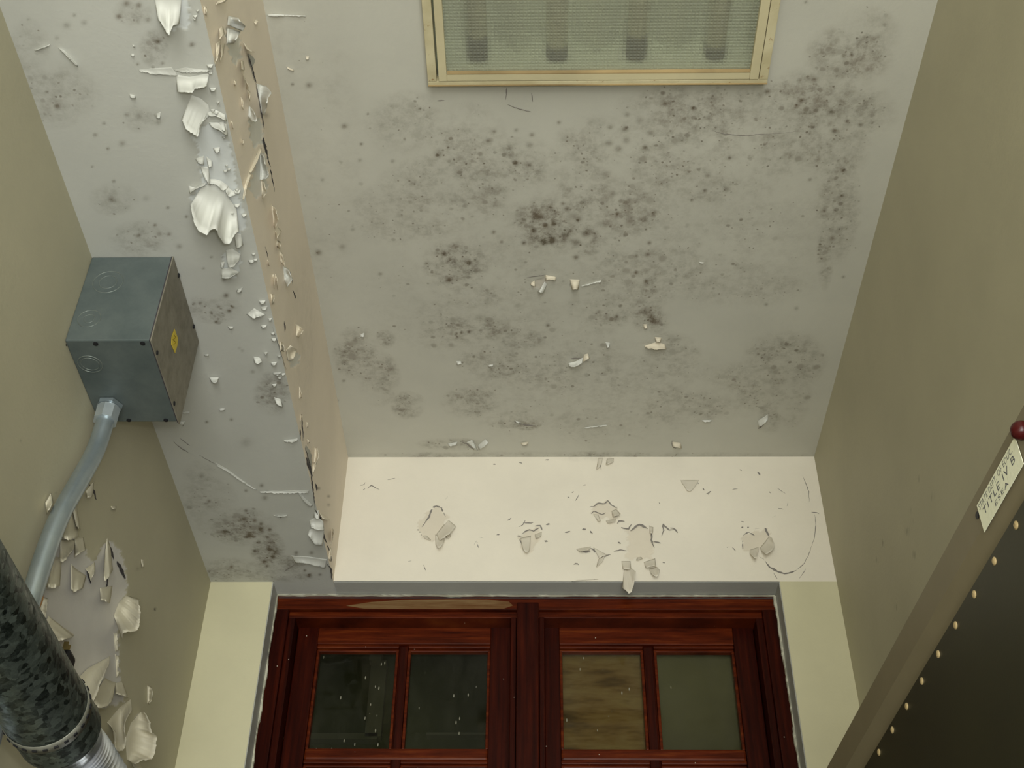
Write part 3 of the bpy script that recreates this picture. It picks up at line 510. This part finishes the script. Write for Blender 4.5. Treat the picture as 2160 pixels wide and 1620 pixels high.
for k in range(nx):
    x = hx0 + wd * (k + .5); bm = bmesh.new(); ye = hy1 - (.036 if k in (0, 2) else .018)
    tube(bm, [(x, hy0 + .02, 1.538), (x, ye, 1.538)], .0145, 20)
    t = fxp(bm_obj('fluorescent_tube', bm, phos, None, True))
    bm = bmesh.new(); tube(bm, [(x, ye - .004, 1.538), (x, hy1 - .002, 1.538)], .0150, 16); box(bm, (x - .012, hy1 - .008, 1.525), (x + .012, hy1 - .001, 1.57), .002)
    tag(fxp(bm_obj('tube_socket', bm, darkm)), 'dark socket at the end of a tube')

# ------------------------------------------------------------------ junction box
def galv(name, c0, c1, rough=.45, metal=.75, scale=60, bstr=.1):
    m, nt, b = new_mat(name, rough, metal, .4); v = coords(nt)
    vo = N(nt, 'ShaderNodeTexVoronoi'); vo.inputs['Scale'].default_value = scale; dv = N(nt, 'ShaderNodeVectorMath', operation='ADD')
    nn = N(nt, 'ShaderNodeTexNoise'); nn.inputs['Scale'].default_value = scale * .8; nn.inputs['Detail'].default_value = 4; nt.links.new(v, nn.inputs['Vector'])
    s = N(nt, 'ShaderNodeVectorMath', operation='SCALE'); s.inputs['Scale'].default_value = 1.6 / scale; nt.links.new(nn.outputs['Color'], s.inputs[0])
    nt.links.new(v, dv.inputs[0]); nt.links.new(s.outputs[0], dv.inputs[1]); nt.links.new(dv.outputs[0], vo.inputs['Vector'])
    sp = N(nt, 'ShaderNodeSeparateColor'); nt.links.new(vo.outputs['Color'], sp.inputs[0])
    f = math_n(nt, 'MULTIPLY', math_n(nt, 'ADD', sp.outputs[0], noise(nt, scale * 2.5, 4, v, .7)), .5)
    nt.links.new(ramp(nt, f, [(0.25, c0), (0.75, c1)]), b.inputs['Base Color'])
    nt.links.new(math_n(nt, 'ADD', math_n(nt, 'MULTIPLY', sp.outputs[1], .25), rough - .12), b.inputs['Roughness'])
    bump(nt, b, f, bstr, .001); return m
def brushed(name, c0, c1, rough, metal, sc1=30):
    m, nt, b = new_mat(name, rough, metal, .4); v = coords(nt)
    nt.links.new(ramp(nt, noise(nt, sc1, 6, v, .65), [(0.3, c0), (0.7, c1)]), b.inputs['Base Color']); bump(nt, b, noise(nt, 300, 2, v), .08, .0005); return m
jm = brushed('zinc_box_steel', (0.085, 0.108, 0.108), (0.135, 0.16, 0.155), .55, .25, 18)
jc = brushed('worn_zinc_cover', (0.16, 0.145, 0.11), (0.27, 0.25, 0.20), .6, .2, 45)
bx0, bx1, by0, by1, bz0, bz1 = XW + .0005, -0.4785, 1.1585, 1.320, 1.0675, ZL - .0005
jb = boxo('junction_box', (bx0, by0, bz0), (bx1 - .002, by1, bz1), jm, None, .0018)
tag(jb, 'grey zinc steel junction box mounted in the corner under the low ceiling', 'junction box')
cov = boxo('cover_plate', (bx1 - .001, by0 - .001, bz0 - .0015), (bx1 + .0008, by1 + .004, bz1), jc, jb, .0006); tag(cov, 'scuffed brownish cover plate')
boxo('seam', (bx1 - .0024, by0 - .0006, bz0 - .0006), (bx1 - .0008, by1 + .0005, bz1 - .0002), M['crack'], jb)
scr = paint('screw_black', (0.012, 0.012, 0.014), .4)
def isect(ax, d, px, py): r = ray(px, py); return r * (d / r[ax])
def disc_mesh(c, nrm, r0, h, seg=16):
    bm = bmesh.new(); n = Vector(nrm); tube(bm, [c - n * .0005, c + n * h * .6, c + n * h], [r0, r0, r0 * .6], seg); return bm
for px, py in ((135,728),(202,725),(301,724),(197,884),(272,886),(350,886)):
    bm_obj('screw', disc_mesh(isect(2, bz0, px, py), (0, 0, -1), .0032, .0018), scr, jb, False)
for px, py in ((376,581),(408,689),(331,744),(367,851)):
    bm_obj('screw', disc_mesh(isect(0, bx1 + .0008, px, py), (1, 0, 0), .0032, .0018), scr, jb, False)
def ring(c, nrm, R_, r, mat, name='knockout'):
    n = Vector(nrm); a, b_ = frame_of(n); pts = [c + a * math.cos(t) * R_ + b_ * math.sin(t) * R_ for t in [2 * math.pi * k / 40 for k in range(41)]]
    bm = bmesh.new(); tube(bm, pts, r, 6, False); return bm_obj(name, bm, mat, jb, True)
jd = brushed('stamped_zinc', (0.15, 0.175, 0.165), (0.24, 0.27, 0.25), .4, .5, 60)
c = isect(1, by0, 228, 595); ring(c, (0, -1, 0), .0195, .0006, jd); ring(c, (0, -1, 0), .0115, .0005, jd)
c = isect(1, by0, 188, 672); ring(c, (0, -1, 0), .0145, .0006, jd); ring(c, (0, -1, 0), .007, .0005, jd)
c = isect(2, bz0, 190, 768); ring(c, (0, 0, -1), .0155, .0007, jd); ring(c, (0, 0, -1), .0115, .0006, jd)
for d_ in (0,):
    c = isect(0, bx1 + .0012, 369, 718); hw, hh = .0085, .0115
    pts = [c + Vector((0, -hw, 0)), c + Vector((0, 0, -hh)), c + Vector((0, hw, 0)), c + Vector((0, 0, hh))]
    pts = [isect(0, bx1 + .0012, *p) for p in ((368,694),(375,714),(374,728),(369,745),(361,727),(362,710))]
    st = mesh_obj('warning_sticker', pts + [p + Vector((.0003, 0, 0)) for p in pts], [(0,1,2,3,4,5)[::-1], (6,7,8,9,10,11)] + [(i, (i + 1) % 6, 6 + (i + 1) % 6, 6 + i) for i in range(6)], paint('yellow_sticker', (0.62, 0.47, 0.02), .4, .1), jb)
    tag(st, 'small yellow diamond-shaped sticker')
    ps = [isect(0, bx1 + .0018, *p) for p in ((367,706),(371,712),(365,716),(371,722),(366,728))]
    bm = bmesh.new(); tube(bm, ps, .0004, 5); bm_obj('sticker_mark', bm, paint('sticker_ink', (0.22, 0.16, 0.01), .5), st)

# ------------------------------------------------------------------ conduit
zinc = brushed('conduit_zinc', (0.32, 0.38, 0.42), (0.45, 0.51, 0.54), .36, .75, 25)
cx = -0.562
path = smooth_path([(cx, 1.283, 1.062), (cx, 1.283, 1.03), (cx, 1.278, 0.985), (cx, 1.256, 0.92), (cx - .001, 1.236, 0.86), (cx - .002, 1.228, 0.80), (cx - .002, 1.226, 0.70), (cx - .002, 1.226, 0.35), (cx - .002, 1.226, -1.6)], 10)
bm = bmesh.new(); tube(bm, path, .0118, 28); cond = bm_obj('conduit', bm, zinc, None, True)
tag(cond, 'bent grey metal conduit running down the wall from the junction box', 'conduit')
bm = bmesh.new(); tube(bm, [(cx, 1.283, 1.0665), (cx, 1.283, 1.061)], .0175, 6); bm_obj('locknut', bm, zinc, cond)
bm = bmesh.new(); tube(bm, [(cx, 1.283, 1.0605), (cx, 1.283, 1.059)], .0145, 24); tube(bm, [(cx, 1.283, 1.059), (cx, 1.2828, 1.038)], .0158, 8); bm_obj('compression_connector', bm, brushed('connector_zinc', (0.42, 0.47, 0.50), (0.55, 0.60, 0.62), .35, .6), cond)
rp = [(x, y) for x, y in ((86,1248),(82,1262),(76,1280),(68,1305))]; bm = bmesh.new()
pts = [isect(0, cx + .006, *p) for p in rp]; tube(bm, [p + Vector((.0, .002, 0)) for p in pts], [.003, .0045, .004, .002], 8)
tag(bm_obj('rust_streak', bm, paint('rust_orange', (0.30, 0.15, 0.05), .7, .4), cond, True), 'orange-brown rust along the edge')

# ------------------------------------------------------------------ round duct
gd = galv('spangled_galvanised_steel', (0.006, 0.011, 0.009), (0.105, 0.13, 0.115), .42, .6, 150, .25)
gs = galv('strap_steel', (0.16, 0.16, 0.13), (0.26, 0.26, 0.22), .5, .5, 90)
dc = Vector((-0.4895, 0, 0.5755)); rd = .0418
duct = bpy.data.objects.new('round_duct', None); COL.objects.link(duct); duct.location = dc + Vector((0, .6, 0))
tag(duct, 'dark spangled galvanised round duct crossing the lower left corner', 'duct')
def dp(o): o.parent = duct; o.matrix_parent_inverse = Matrix.Translation(-duct.location); return o
ye = 1.216
bm = bmesh.new(); n = 60
tube(bm, [dc + Vector((0, -0.3 + (ye + .3) * k / n, 0)) for k in range(n + 1)], rd, 48, False); dp(bm_obj('duct_pipe', bm, gd, None, True))
bm = bmesh.new(); yb = 1.162
tube(bm, [dc + Vector((0, yb, 0)), dc + Vector((0, yb + .0145, 0))], [rd + .0012] * 2, 48, False); sb = dp(bm_obj('strap', bm, gs, None, True)); sb.modifiers.new('t', 'SOLIDIFY').thickness = .0008
for k in range(26):
    a = 2 * math.pi * k / 26 + .1
    if math.cos(a) * .65 - math.sin(a) * .76 < -.15: continue                  # the far side of the strap cannot be seen
    p = dc + Vector((math.cos(a) * (rd + .0019), yb + .0072, math.sin(a) * (rd + .0019)))
    bm = bmesh.new(); bmesh.ops.create_cube(bm, size=1, matrix=Matrix.Translation(p) @ Matrix.Rotation(-a, 4, 'Y') @ Matrix.Diagonal((.0012, .0028, .0045, 1)))
    bm_obj('strap_slot', bm, scr, sb)
# elbow down and pleated foil hose
el = [dc + Vector((0, ye - .004, 0)), dc + Vector((0, ye + .004, 0)), dc + Vector((.001, ye + .022, -.001)), dc + Vector((.003, ye + .040, -.003))]
bm = bmesh.new(); tube(bm, el, [rd - .001, rd - .006, rd - .009, rd - .010], 40, True); o = dp(bm_obj('collar', bm, brushed('dark_collar', (.012, .016, .014), (.03, .036, .032), .22, .5), None, True))
fp = smooth_path([dc + Vector((.006, ye + .026, -.004)), dc + Vector((.014, ye + .06, -.010)), dc + Vector((.030, ye + .11, -.035)), dc + Vector((.045, ye + .15, -.10)), dc + Vector((.045, ye + .16, -.25))], 14)
bm = bmesh.new(); tube(bm, fp, [rd - .014 + (.005 if k % 2 else -.001) for k in range(len(fp))], 48, False)
foil, nt, b = new_mat('pleated_foil', .3, 1.0, .5); b.inputs['Base Color'].default_value = (.75, .77, .82, 1)
tag(dp(bm_obj('foil_hose', bm, foil)), 'shiny pleated foil hose')

# ------------------------------------------------------------------ black plug behind the duct
blk = paint('black_rubber', (0.012, 0.011, 0.013), .45)
pc = on('W', 132, 1398, .014)
bm = bmesh.new(); box(bm, (pc.x - .011, pc.y - .013, pc.z - .016), (pc.x + .011, pc.y + .013, pc.z + .012), .004)
plug = bm_obj('plug', bm, blk); tag(plug, 'small black electrical plug with two brass prongs against the peeled wall', 'plug')
brass = brushed('prong_brass', (.35, .27, .10), (.5, .4, .18), .4, .8)
for dy in (-.005, .003):
    boxo('prong', (pc.x - .003, pc.y + dy, pc.z + .011), (pc.x + .003, pc.y + dy + .0012, pc.z + .026), brass, plug)

# ------------------------------------------------------------------ metal cabinet on the right
cab_up = brushed('cabinet_brown_enamel', (.155, .130, .078), (.185, .155, .095), .45, .0, 8)
cab_lo = brushed('cabinet_olive_enamel', (.021, .020, .010), (.027, .026, .012), .4, .0, 8)
hz = .6
cab = bpy.data.objects.new('metal_cabinet', None); COL.objects.link(cab)
tag(cab, 'tall dark olive metal cabinet with a riveted side in the lower right corner', 'cabinet')
def cxy(y, inn=0.0): return .664 * hz - .057 * y + inn          # x of the side facing the room
Y0, Y1 = .22, 1.56
def prism(prof, y0, y1, mat, name, parent):
    """profile (inset, z) extruded along the cabinet's side"""
    bm = bmesh.new(); r0 = [bm.verts.new((cxy(y0, i), y0, z)) for i, z in prof]; r1 = [bm.verts.new((cxy(y1, i), y1, z)) for i, z in prof]; n = len(prof)
    for k in range(n): bm.faces.new((r0[k], r0[(k + 1) % n], r1[(k + 1) % n], r1[k]))
    bm.faces.new(r0); bm.faces.new(r1); return bm_obj(name, bm, mat, parent)
dpt = .135
prism([(0.0015, hz), (0, hz - .0015), (0, hz - .031), (.006, hz - .0505), (dpt, hz - .0505), (dpt, hz)], Y0, Y1, cab_up, 'top_rim', cab)
prism([(.009, hz - .05), (.009, hz - .0545), (dpt, hz - .0545), (dpt, hz - .05)], Y0 + .002, Y1 - .002, scr, 'gap', cab)
prism([(.003, hz - .0535), (.003, -1.6), (dpt, -1.6), (dpt, hz - .0535)], Y0, Y1, cab_lo, 'side_panel', cab)
tan = brushed('tan_rivet', (.40, .30, .14), (.50, .38, .20), .4, .2)
for k in range(-1, 11):
    y = .790 + k * .0488; c = Vector((cxy(y, .003), y, hz * .9 - .001)); nn = Vector((-1, -.057, 0)).normalized()
    bm = bmesh.new(); tube(bm, [c - nn * .001, c + nn * .0008, c + nn * .0016], [.0033, .0033, .0018], 14); tag(bm_obj('rivet', bm, tan, cab, False), 'round tan rivet')
def on_side(px, py, out_=0.0):
    r = ray(px, py); return r * ((.664 * hz - out_) / (r.x + .057 * r.y))
q = [on_side(*p, .0006) for p in ((2060,1062),(2083,1113),(2157,983),(2143,925))]
n_ = Vector((-1, -.057, 0)).normalized()
a_ = (q[3] - q[0]); a_ = Vector((.057, -1, 0)).normalized(); up_ = Vector((0, 0, 1))
L0 = Vector((cxy(q[0].y, -.0006), q[0].y, 0)); llen = (q[3] - q[0]).dot(a_); z0, z1 = (q[1].z + q[2].z) / 2, (q[0].z + q[3].z) / 2
def lp(u, z, o=0.0): return L0 + a_ * u + up_ * z + n_ * o
lab = mesh_obj('label', [lp(0, z0), lp(llen, z0), lp(llen, z1), lp(0, z1), lp(0, z0, .0004), lp(llen, z0, .0004), lp(llen, z1, .0004), lp(0, z1, .0004)],
               [(0, 1, 2, 3), (4, 7, 6, 5), (0, 4, 5, 1), (1, 5, 6, 2), (2, 6, 7, 3), (3, 7, 4, 0)], paint('label_paper', (.80, .80, .62), .5, .04), cab)
tag(lab, 'white paper label with dark printed lettering')
ink = paint('label_ink', (.10, .10, .12), .6)
rot = Matrix((( -a_.x if False else a_.x, up_.x, n_.x), (a_.y, up_.y, n_.y), (a_.z, up_.z, n_.z)))
lh = z1 - z0
for txt, u, z, size, sx_ in (('STATE DEPT. OF EDUC.', .03, .73, .24, 1.0), ('TITLE IV B', .09, .40, .30, 1.15), ('ESEA', .33, .13, .19, 1.25)):
    cu = bpy.data.curves.new('lettering', 'FONT'); cu.body = txt; cu.size = 1; cu.space_character = 1.15
    tmp = bpy.data.objects.new('lettering_curve', cu); COL.objects.link(tmp); bpy.context.view_layer.update()
    me = bpy.data.meshes.new_from_object(tmp.evaluated_get(bpy.context.evaluated_depsgraph_get())); bpy.data.objects.remove(tmp)
    wmax = max(v.co.x for v in me.vertices); tw = {'STATE DEPT. OF EDUC.': .86, 'TITLE IV B': .80, 'ESEA': .34}[txt] * llen
    for v in me.vertices: v.co = lp(u * llen + v.co.x * tw / wmax, z0 + lh * z + v.co.y * size * lh * 1.2, .0005)
    me.materials.clear(); me.materials.append(ink); o = bpy.data.objects.new('lettering', me); COL.objects.link(o); o.parent = lab
kc = on_side(2153, 908, .003); bm = bmesh.new(); bmesh.ops.create_uvsphere(bm, u_segments=20, v_segments=12, radius=.0075, matrix=Matrix.Translation(kc))
kn = bm_obj('round_magnet', bm, paint('dark_red_plastic', (.045, .004, .004), .3), cab, True); tag(kn, 'dark red round button')
kc = on_side(2062, 1087, .0002); bm = bmesh.new(); tube(bm, [kc - n_ * .001, kc + n_ * .0006], [.003, .003], 14); tag(bm_obj('screw', bm, scr, cab), 'black ink dot')  # ink dot by the label, built as a low black disc

# ------------------------------------------------------------------ double casement door
def wood(name, axis, c0, c1, c2, rough=.35):
    m, nt, b = new_mat(name, rough, 0, .12); v = coords(nt, (6, 6, 90) if axis == 'x' else (90, 6, 4) if axis == 'z' else (40, 40, 40))
    f = noise(nt, 1.6, 6, v, .65); v2 = coords(nt)
    c = ramp(nt, f, [(.3, c0), (.55, c1), (.75, c2)])
    c = mixc(nt, math_n(nt, 'MULTIPLY', ramp(nt, noise(nt, 9, 4, v2), [(.5, (0, 0, 0)), (.75, (1, 1, 1))]), .5), c, c0)
    sp = N(nt, 'ShaderNodeTexVoronoi'); sp.inputs['Scale'].default_value = 55; nt.links.new(v2, sp.inputs['Vector'])
    sc2 = N(nt, 'ShaderNodeSeparateColor'); nt.links.new(sp.outputs['Color'], sc2.inputs[0])
    pdot = math_n(nt, 'MULTIPLY', math_n(nt, 'LESS_THAN', sp.outputs['Distance'], .055), math_n(nt, 'GREATER_THAN', sc2.outputs[0], .80))   # paint specks
    c = mixc(nt, pdot, c, (.5, .45, .36))
    nt.links.new(c, b.inputs['Base Color']); bump(nt, b, f, .12, .001); return m
wx = wood('mahogany_rail', 'x', (.028, .0035, .0008), (.09, .013, .0025), (.155, .034, .006))
wz = wood('mahogany_stile', 'z', (.012, .0012, .0005), (.032, .0032, .0008), (.058, .007, .0015))
door = bpy.data.objects.new('door_1', None); COL.objects.link(door); tag(door, 'double door of dark red mahogany with small glass panes', kind='structure')
FX0, FX1, FZ, FY = -.4725, .4335, 1.2165, 2.012
# frame
bm = bmesh.new(); box(bm, (FX0, FY, FZ - .027), (FX1, FY + .07, FZ), .0012); bm_obj('frame_head', bm, wx, door)
pts = [(-.345, FZ - .020), (-.30, FZ - .012), (-.24, FZ - .007), (-.16, FZ - .006), (-.09, FZ - .0065), (-.05, FZ - .011), (-.042, FZ - .019), (-.06, FZ - .0262), (-.15, FZ - .0262), (-.25, FZ - .0262), (-.31, FZ - .0262)]
stn = mesh_obj('bleached_patch', [(x, FY - .0004, z) for x, z in pts] + [(x, FY + .001, z) for x, z in pts], [tuple(range(11)), tuple(range(21, 10, -1))] + [(k, (k + 1) % 11, 11 + (k + 1) % 11, 11 + k) for k in range(11)], wood('bleached_wood', 'x', (.10, .035, .010), (.17, .10, .045), (.22, .15, .075)), door)
tag(stn, 'bleached pale brown patch on the frame head')
for nm, a, b_ in (('frame_jamb', (FX0, FY, -1.6), (FX0 + .024, FY + .07, FZ - .027)), ('frame_jamb', (FX1 - .026, FY, -1.6), (FX1, FY + .07, FZ - .027))): boxo(nm, a, b_, wz, door, .0012)
bm = bmesh.new(); box(bm, (FX0 + .024, FY + .008, FZ - .040), (FX1 - .026, FY + .07, FZ - .0275), .001); bm_obj('head_stop', bm, wx, door)
for a, b_ in (((FX0 + .024, FY + .008, -1.6), (FX0 + .036, FY + .07, FZ - .040)), ((FX1 - .038, FY + .008, -1.6), (FX1 - .026, FY + .07, FZ - .040))): boxo('side_stop', a, b_, wz, door, .001)
bm = bmesh.new(); box(bm, (-.0345, FY - .010, -1.6), (.0045, FY + .06, FZ - .018), .002); bm_obj('centre_post', bm, wz, door)
bm = bmesh.new(); box(bm, (.0055, FY + .004, -1.6), (.0145, FY + .06, FZ - .040), .001); box(bm, (-.0455, FY + .006, -1.6), (-.0355, FY + .06, FZ - .040), .001); bm_obj('post_bead', bm, wz, door)
# leaves
glass, nt, b = new_mat('dusty_window_glass', .06, 0, .5); nt.nodes.remove(b); out = nt.nodes['Material Output']
tr = N(nt, 'ShaderNodeBsdfTransparent'); tr.inputs[0].default_value = (.86, .87, .78, 1); gl = N(nt, 'ShaderNodeBsdfGlossy'); gl.inputs['Roughness'].default_value = .04
df = N(nt, 'ShaderNodeBsdfDiffuse'); df.inputs[0].default_value = (.40, .38, .30, 1); v = coords(nt)
fr = N(nt, 'ShaderNodeFresnel'); fr.inputs[0].default_value = 1.5
dirt = math_n(nt, 'ADD', math_n(nt, 'MULTIPLY', ramp(nt, noise(nt, 14, 6, coords(nt, (1, 1, .5)), .7), [(.45, (0, 0, 0)), (.8, (1, 1, 1))]), .03), .005)
vs_ = N(nt, 'ShaderNodeTexVoronoi'); vs_.inputs['Scale'].default_value = 1; nt.links.new(coords(nt, (150, 20, 48)), vs_.inputs['Vector']); s9 = N(nt, 'ShaderNodeSeparateColor'); nt.links.new(vs_.outputs['Color'], s9.inputs[0])
drops = math_n(nt, 'MULTIPLY', math_n(nt, 'MULTIPLY', math_n(nt, 'LESS_THAN', vs_.outputs['Distance'], .16), math_n(nt, 'GREATER_THAN', s9.outputs[0], .78)), ramp(nt, noise(nt, 5, 2, v), [(.55, (0, 0, 0)), (.6, (1, 1, 1))]))
body = mixs(math_n(nt, 'ADD', dirt, math_n(nt, 'MULTIPLY', drops, .5), True), tr.outputs[0], df.outputs[0])
nt.links.new(mixs(math_n(nt, 'MULTIPLY', fr.outputs[0], .32), body, gl.outputs[0]), out.inputs[0])
lz = FZ - .052; PH = .1985; MUN = .021
def leaf(x0, x1, px0, px1, mx0, mx1, px2, px3, name_label):
    lf = bpy.data.objects.new('door_leaf', None); COL.objects.link(lf); lf.parent = door; tag(lf, name_label)
    y0, y1 = FY + .044, FY + .075; topz = 1.1765; p0 = 1.1435
    bm = bmesh.new(); box(bm, (px0, y0, p0), (px3, y1, topz + .002), .0012); bm_obj('top_rail', bm, wx, lf)
    for a, c in ((x0, px0), (px3, x1)): boxo('stile', (a, y0 - .0006, -1.58), (c, y1, topz + .002), wz, lf, .0012)
    boxo('muntin_bar', (mx0, y0 + .004, -.62), (mx1, y1 - .004, p0), wz, lf, .004)
    z = p0; rows = 8
    for k in range(rows):
        zb = z - PH
        bm = bmesh.new(); box(bm, (px0, y0 + .003, zb - MUN), (px3, y1 - .004, zb), .004); bm_obj('muntin_rail', bm, wx, lf)
        if k < 2:
            for a, c in ((px0, mx0), (mx1, px3)):       # mouldings around the panes
                bm = bmesh.new(); box(bm, (a, y0 + .004, z - .006), (c, y0 + .016, z), .0015); box(bm, (a, y0 + .009, z - .011), (c, y0 + .02, z - .006), .0015)
                box(bm, (a, y0 + .006, zb), (a + .005, y0 + .02, z - .011), .0012); box(bm, (c - .005, y0 + .006, zb), (c, y0 + .02, z - .011), .0012); bm_obj('glazing_bead', bm, wx, lf)
        z = zb - MUN
    boxo('bottom_panel', (px0, y0, -1.58), (px3, y1, z + MUN), wz, lf)
    boxo('glass', (px0, y0 + .018, z + .01), (px3, y0 + .0185, p0), glass, lf)
leaf(-.4355, -.046, -.398, 0, -.249, -.232, 0, -.083, 'left leaf, with dark clear panes')
leaf(.015, .3945, .042, 0, .193, .212, 0, .357, 'right leaf, with a stained board close behind its panes')
# ragged old paint where wall meets frame
def ragged(pts, wdt, depth, name):
    bm = bmesh.new(); n = 120; prev = None
    for k in range(n + 1):
        t = k / n; p = Vector(pts[0]).lerp(Vector(pts[1]), t); ww = wdt * (.55 + .5 * mnoise.noise(Vector((k * .13, wdt * 900, 0))) + random.uniform(-.1, .1)); d = Vector(pts[2])
        cur = [bm.verts.new(p), bm.verts.new(p + d * ww + Vector((0, -depth * random.uniform(.3, 1.3), 0))), bm.verts.new(p + d * ww + Vector((0, .003, 0)))]
        if prev:
            for i in range(3): bm.faces.new((prev[i], prev[(i + 1) % 3], cur[(i + 1) % 3], cur[i]))
        prev = cur
    return bm_obj(name, bm, M['caulk'], door)
ragged(((FX0, FY - .004, FZ + .0015), (FX1, FY - .004, FZ + .0015), (0, 0, -1)), .0045, .003, 'old_paint_edge')
ragged(((FX0 - .001, FY - .004, FZ), (FX0 - .001, FY - .004, .6), (1, 0, 0)), .0050, .003, 'old_paint_edge')
ragged(((FX1 + .001, FY - .004, FZ), (FX1 + .001, FY - .004, .6), (-1, 0, 0)), .0060, .003, 'old_paint_edge')
boxo('painted_shadow_line', (FX0 + .002, FY - .0007, FZ - .0046), (FX1 - .002, FY + .001, FZ - .0022), M['crack'], door)  # dark strip that paints in the shadow line along the frame top
# behind the glass: stained board on the right, dim olive room on the left
bd, nt, b = new_mat('stained_board', .7, 0, .2); v = coords(nt, (3, 3, 14))
c = ramp(nt, noise(nt, 3, 7, v, .62), [(.30, (.05, .024, .007)), (.48, (.15, .085, .032)), (.62, (.21, .14, .065)), (.75, (.09, .045, .015))])
sx2 = N(nt, 'ShaderNodeSeparateXYZ'); nt.links.new(coords(nt), sx2.inputs[0]); side_f = math_n(nt, 'GREATER_THAN', sx2.outputs[0], .205)
c = mixc(nt, side_f, c, ramp(nt, noise(nt, 5, 5, coords(nt), .6), [(.3, (.075, .068, .042)), (.7, (.13, .12, .08))]))
nt.links.new(c, b.inputs['Base Color'])
o = boxo('board', (.012, 2.092, -1.58), (.42, 2.102, 1.19), bd, door); tag(o, 'brown water-stained board behind the right leaf')
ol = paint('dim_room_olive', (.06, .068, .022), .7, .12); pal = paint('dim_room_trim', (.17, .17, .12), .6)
bk = bmesh.new(); box(bk, (-1.4, 3.2, -1.6), (1.4, 3.22, 2.2)); box(bk, (-1.4, 2.13, 2.1), (1.4, 3.2, 2.12)); box(bk, (-1.42, 2.13, -1.6), (-1.4, 3.2, 2.1)); box(bk, (1.4, 2.13, -1.6), (1.42, 3.2, 2.1)); box(bk, (-1.4, 2.13, -1.6), (-.59, 2.15, 2.1)); box(bk, (.54, 2.13, -1.6), (1.4, 2.15, 2.1)); box(bk, (-.59, 2.13, 1.2), (.54, 2.15, 2.1)); box(bk, (-1.4, 2.13, -1.62), (1.4, 3.2, -1.6))
tag(bm_obj('wall_beyond', bk, ol), kind='structure')
tb = bmesh.new(); rA = lambda px, py, d=3.19: (lambda r: r * (d / r.y))(ray(px, py))
a, c = rA(785, 1400), rA(797, 1560); box(tb, (a.x, 3.17, c.z), (c.x + .01, 3.2, a.z)); a, c = rA(640, 1553), rA(797, 1566); box(tb, (a.x, 3.17, c.z), (c.x, 3.2, a.z))
a, c = rA(900, 1552), rA(1050, 1557); box(tb, (a.x, 3.17, c.z), (c.x, 3.2, a.z)); a, c = rA(782, 1378), rA(806, 1400); box(tb, (a.x, 3.17, c.z), (c.x, 3.2, a.z))
tag(bm_obj('trim_2', tb, pal), kind='structure')
